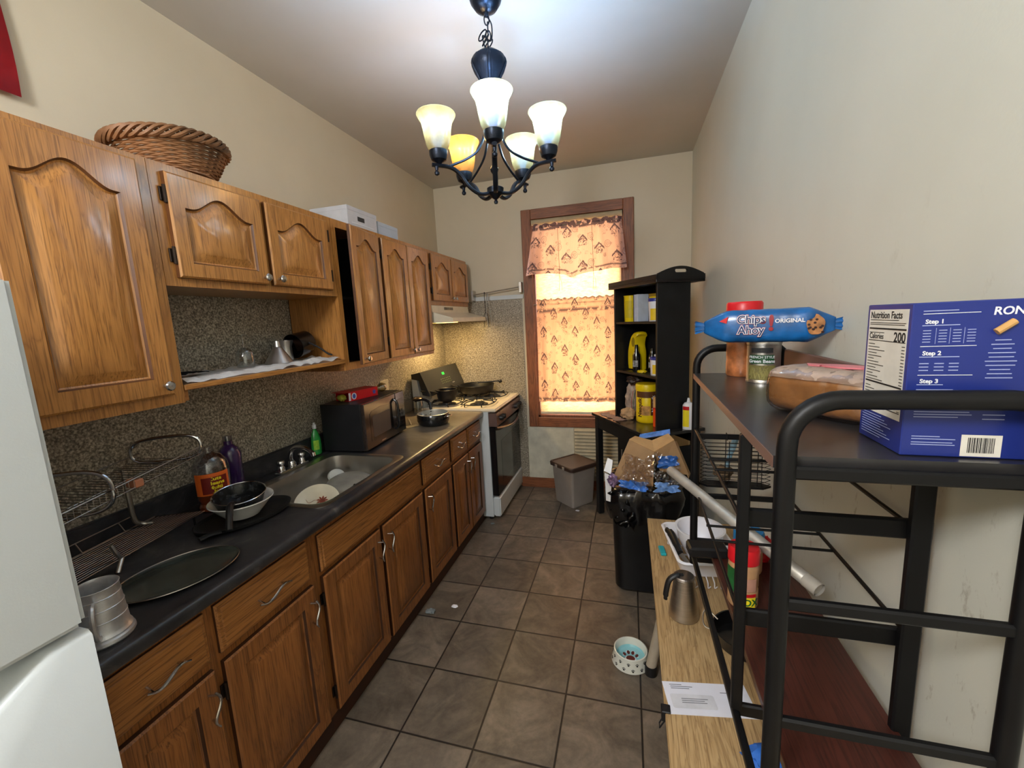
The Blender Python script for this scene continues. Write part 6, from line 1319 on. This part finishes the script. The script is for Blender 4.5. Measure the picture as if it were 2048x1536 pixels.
# ================================================================ ON THE FLOOR
p = (1.797, 1.857, .0005); db = thing('dog_bowl', 'white ceramic pet bowl with paw prints and a pale blue inside, on the floor', 'pet bowl', p)
bm = NB(); lathe(bm, p, [(.001, 0), (.086, 0), (.090, .004), (.084, .030), (.078, .058), (.078, .064), (.073, .066), (.069, .060), (.066, .030)], 56); obj('body', bm, mat('white_stoneware', (222, 224, 214), .2, var=.04, coat=.4), db)
bm = NB(); lathe(bm, p, [(.066, .031), (.060, .022), (.001, .020)], 48); obj('blue_well', bm, mat('pale_cyan_glaze', (142, 200, 208), .2, var=.05, coat=.4), db)
DRD = mat('maroon_print', (92, 30, 24), .5)
def paw(bm, place, s):
    def el(cx_, cy_, rx, ry, rot=0):
        pts = []
        for k in range(14):
            a = 2*PI*k/14; x, y = rx*math.cos(a), ry*math.sin(a); pts.append((cx_+x*math.cos(rot)-y*math.sin(rot), cy_+x*math.sin(rot)+y*math.cos(rot)))
        prism(bm, [(a*s, b*s) for a, b in pts], lambda u, v: place(u, v, 0), lambda u, v: place(u, v, 1))
    el(0, -.32, .52, .42); el(-.72, .22, .17, .27, .5); el(-.26, .56, .19, .30, .15); el(.26, .56, .19, .30, -.15); el(.72, .22, .17, .27, -.5)
bm = NB(); paw(bm, lambda u, v, n: (p[0]+u, p[1]+v, p[2]+.0215+.0008*n), .040); obj('paw_print', bm, DRD, db, smooth=False)
bm = NB(); paw(bm, lambda u, v, n: (p[0]+u*1.1, p[1]+v*1.1, p[2]+.0208+.0004*n), .046); obj('paw_outline', bm, WPL, db, smooth=False)
bm = NB()
for k in range(26):
    a0 = 2*PI*k/26; h0 = .020+.024*(k % 2)
    def place(u, v, n, a0=a0, h0=h0): h = h0+v; r_ = (.0895-.11*(h-.004)*1.0 if h < .03 else .0845-.2*(h-.03))+.0004+.0006*n; r_ = .0905-.215*max(0, h-.004)*.98+.0003+.0006*n; return (p[0]+r_*math.cos(a0+u/.085), p[1]+r_*math.sin(a0+u/.085), p[2]+h)
    paw(bm, place, .0085)
obj('side_paws', bm, INK, db, smooth=False)
for i, (x, y, s, m, lb) in enumerate(((.672, 1.965, .022, mat('grey_fluff', (120, 128, 130), .9), 'small grey lump of fluff on the floor against the sink cabinet kick board'), (.795, 2.035, .014, WPL, 'small white paper scrap on the floor near the sink cabinets'), (1.361, 3.395, .013, WPL, 'small white scrap on the floor in front of the storage bin'), (.70, 3.045, .013, mat('grey_fluff', (120, 128, 130)), 'small grey scrap on the floor by the stove corner'))):
    bm = NB(); blob(bm, (x, y, s*.35), s, 3, .5, 7, (1.2, .9, .35), 80+i)
    for v in bm.verts: v.co.z = max(v.co.z, .0004)
    single('floor_scrap', bm, m, lb, 'scrap', (x, y, 0), ang=40)

# repeats share a group
GR = {'wall_cabinet': 'oak wall cabinets', 'base_cabinet': 'oak base cabinets', 'wipes_tub': 'white lidded tubs on the hutch', 'canister': 'yellow canisters on the hutch top shelf', 'sauce_bottle': 'dark bottles on the hutch',
      'plastic_tray': 'clear plastic scraps in the trash', 'blue_wrapper': 'blue wrappers in the trash', 'floor_scrap': 'scraps on the floor', 'seasoning_jar': 'jars on the red-brown shelf'}
for o in list(bpy.data.objects):
    b = o.name.split('.')[0]
    if o.parent is None and b in GR and 'label' in o: o['group'] = GR[b]
    if o.parent is None and b == 'cardboard_box' and 'wall cabinets' in o.get('label', ''): o['group'] = 'boxes on the wall cabinets'
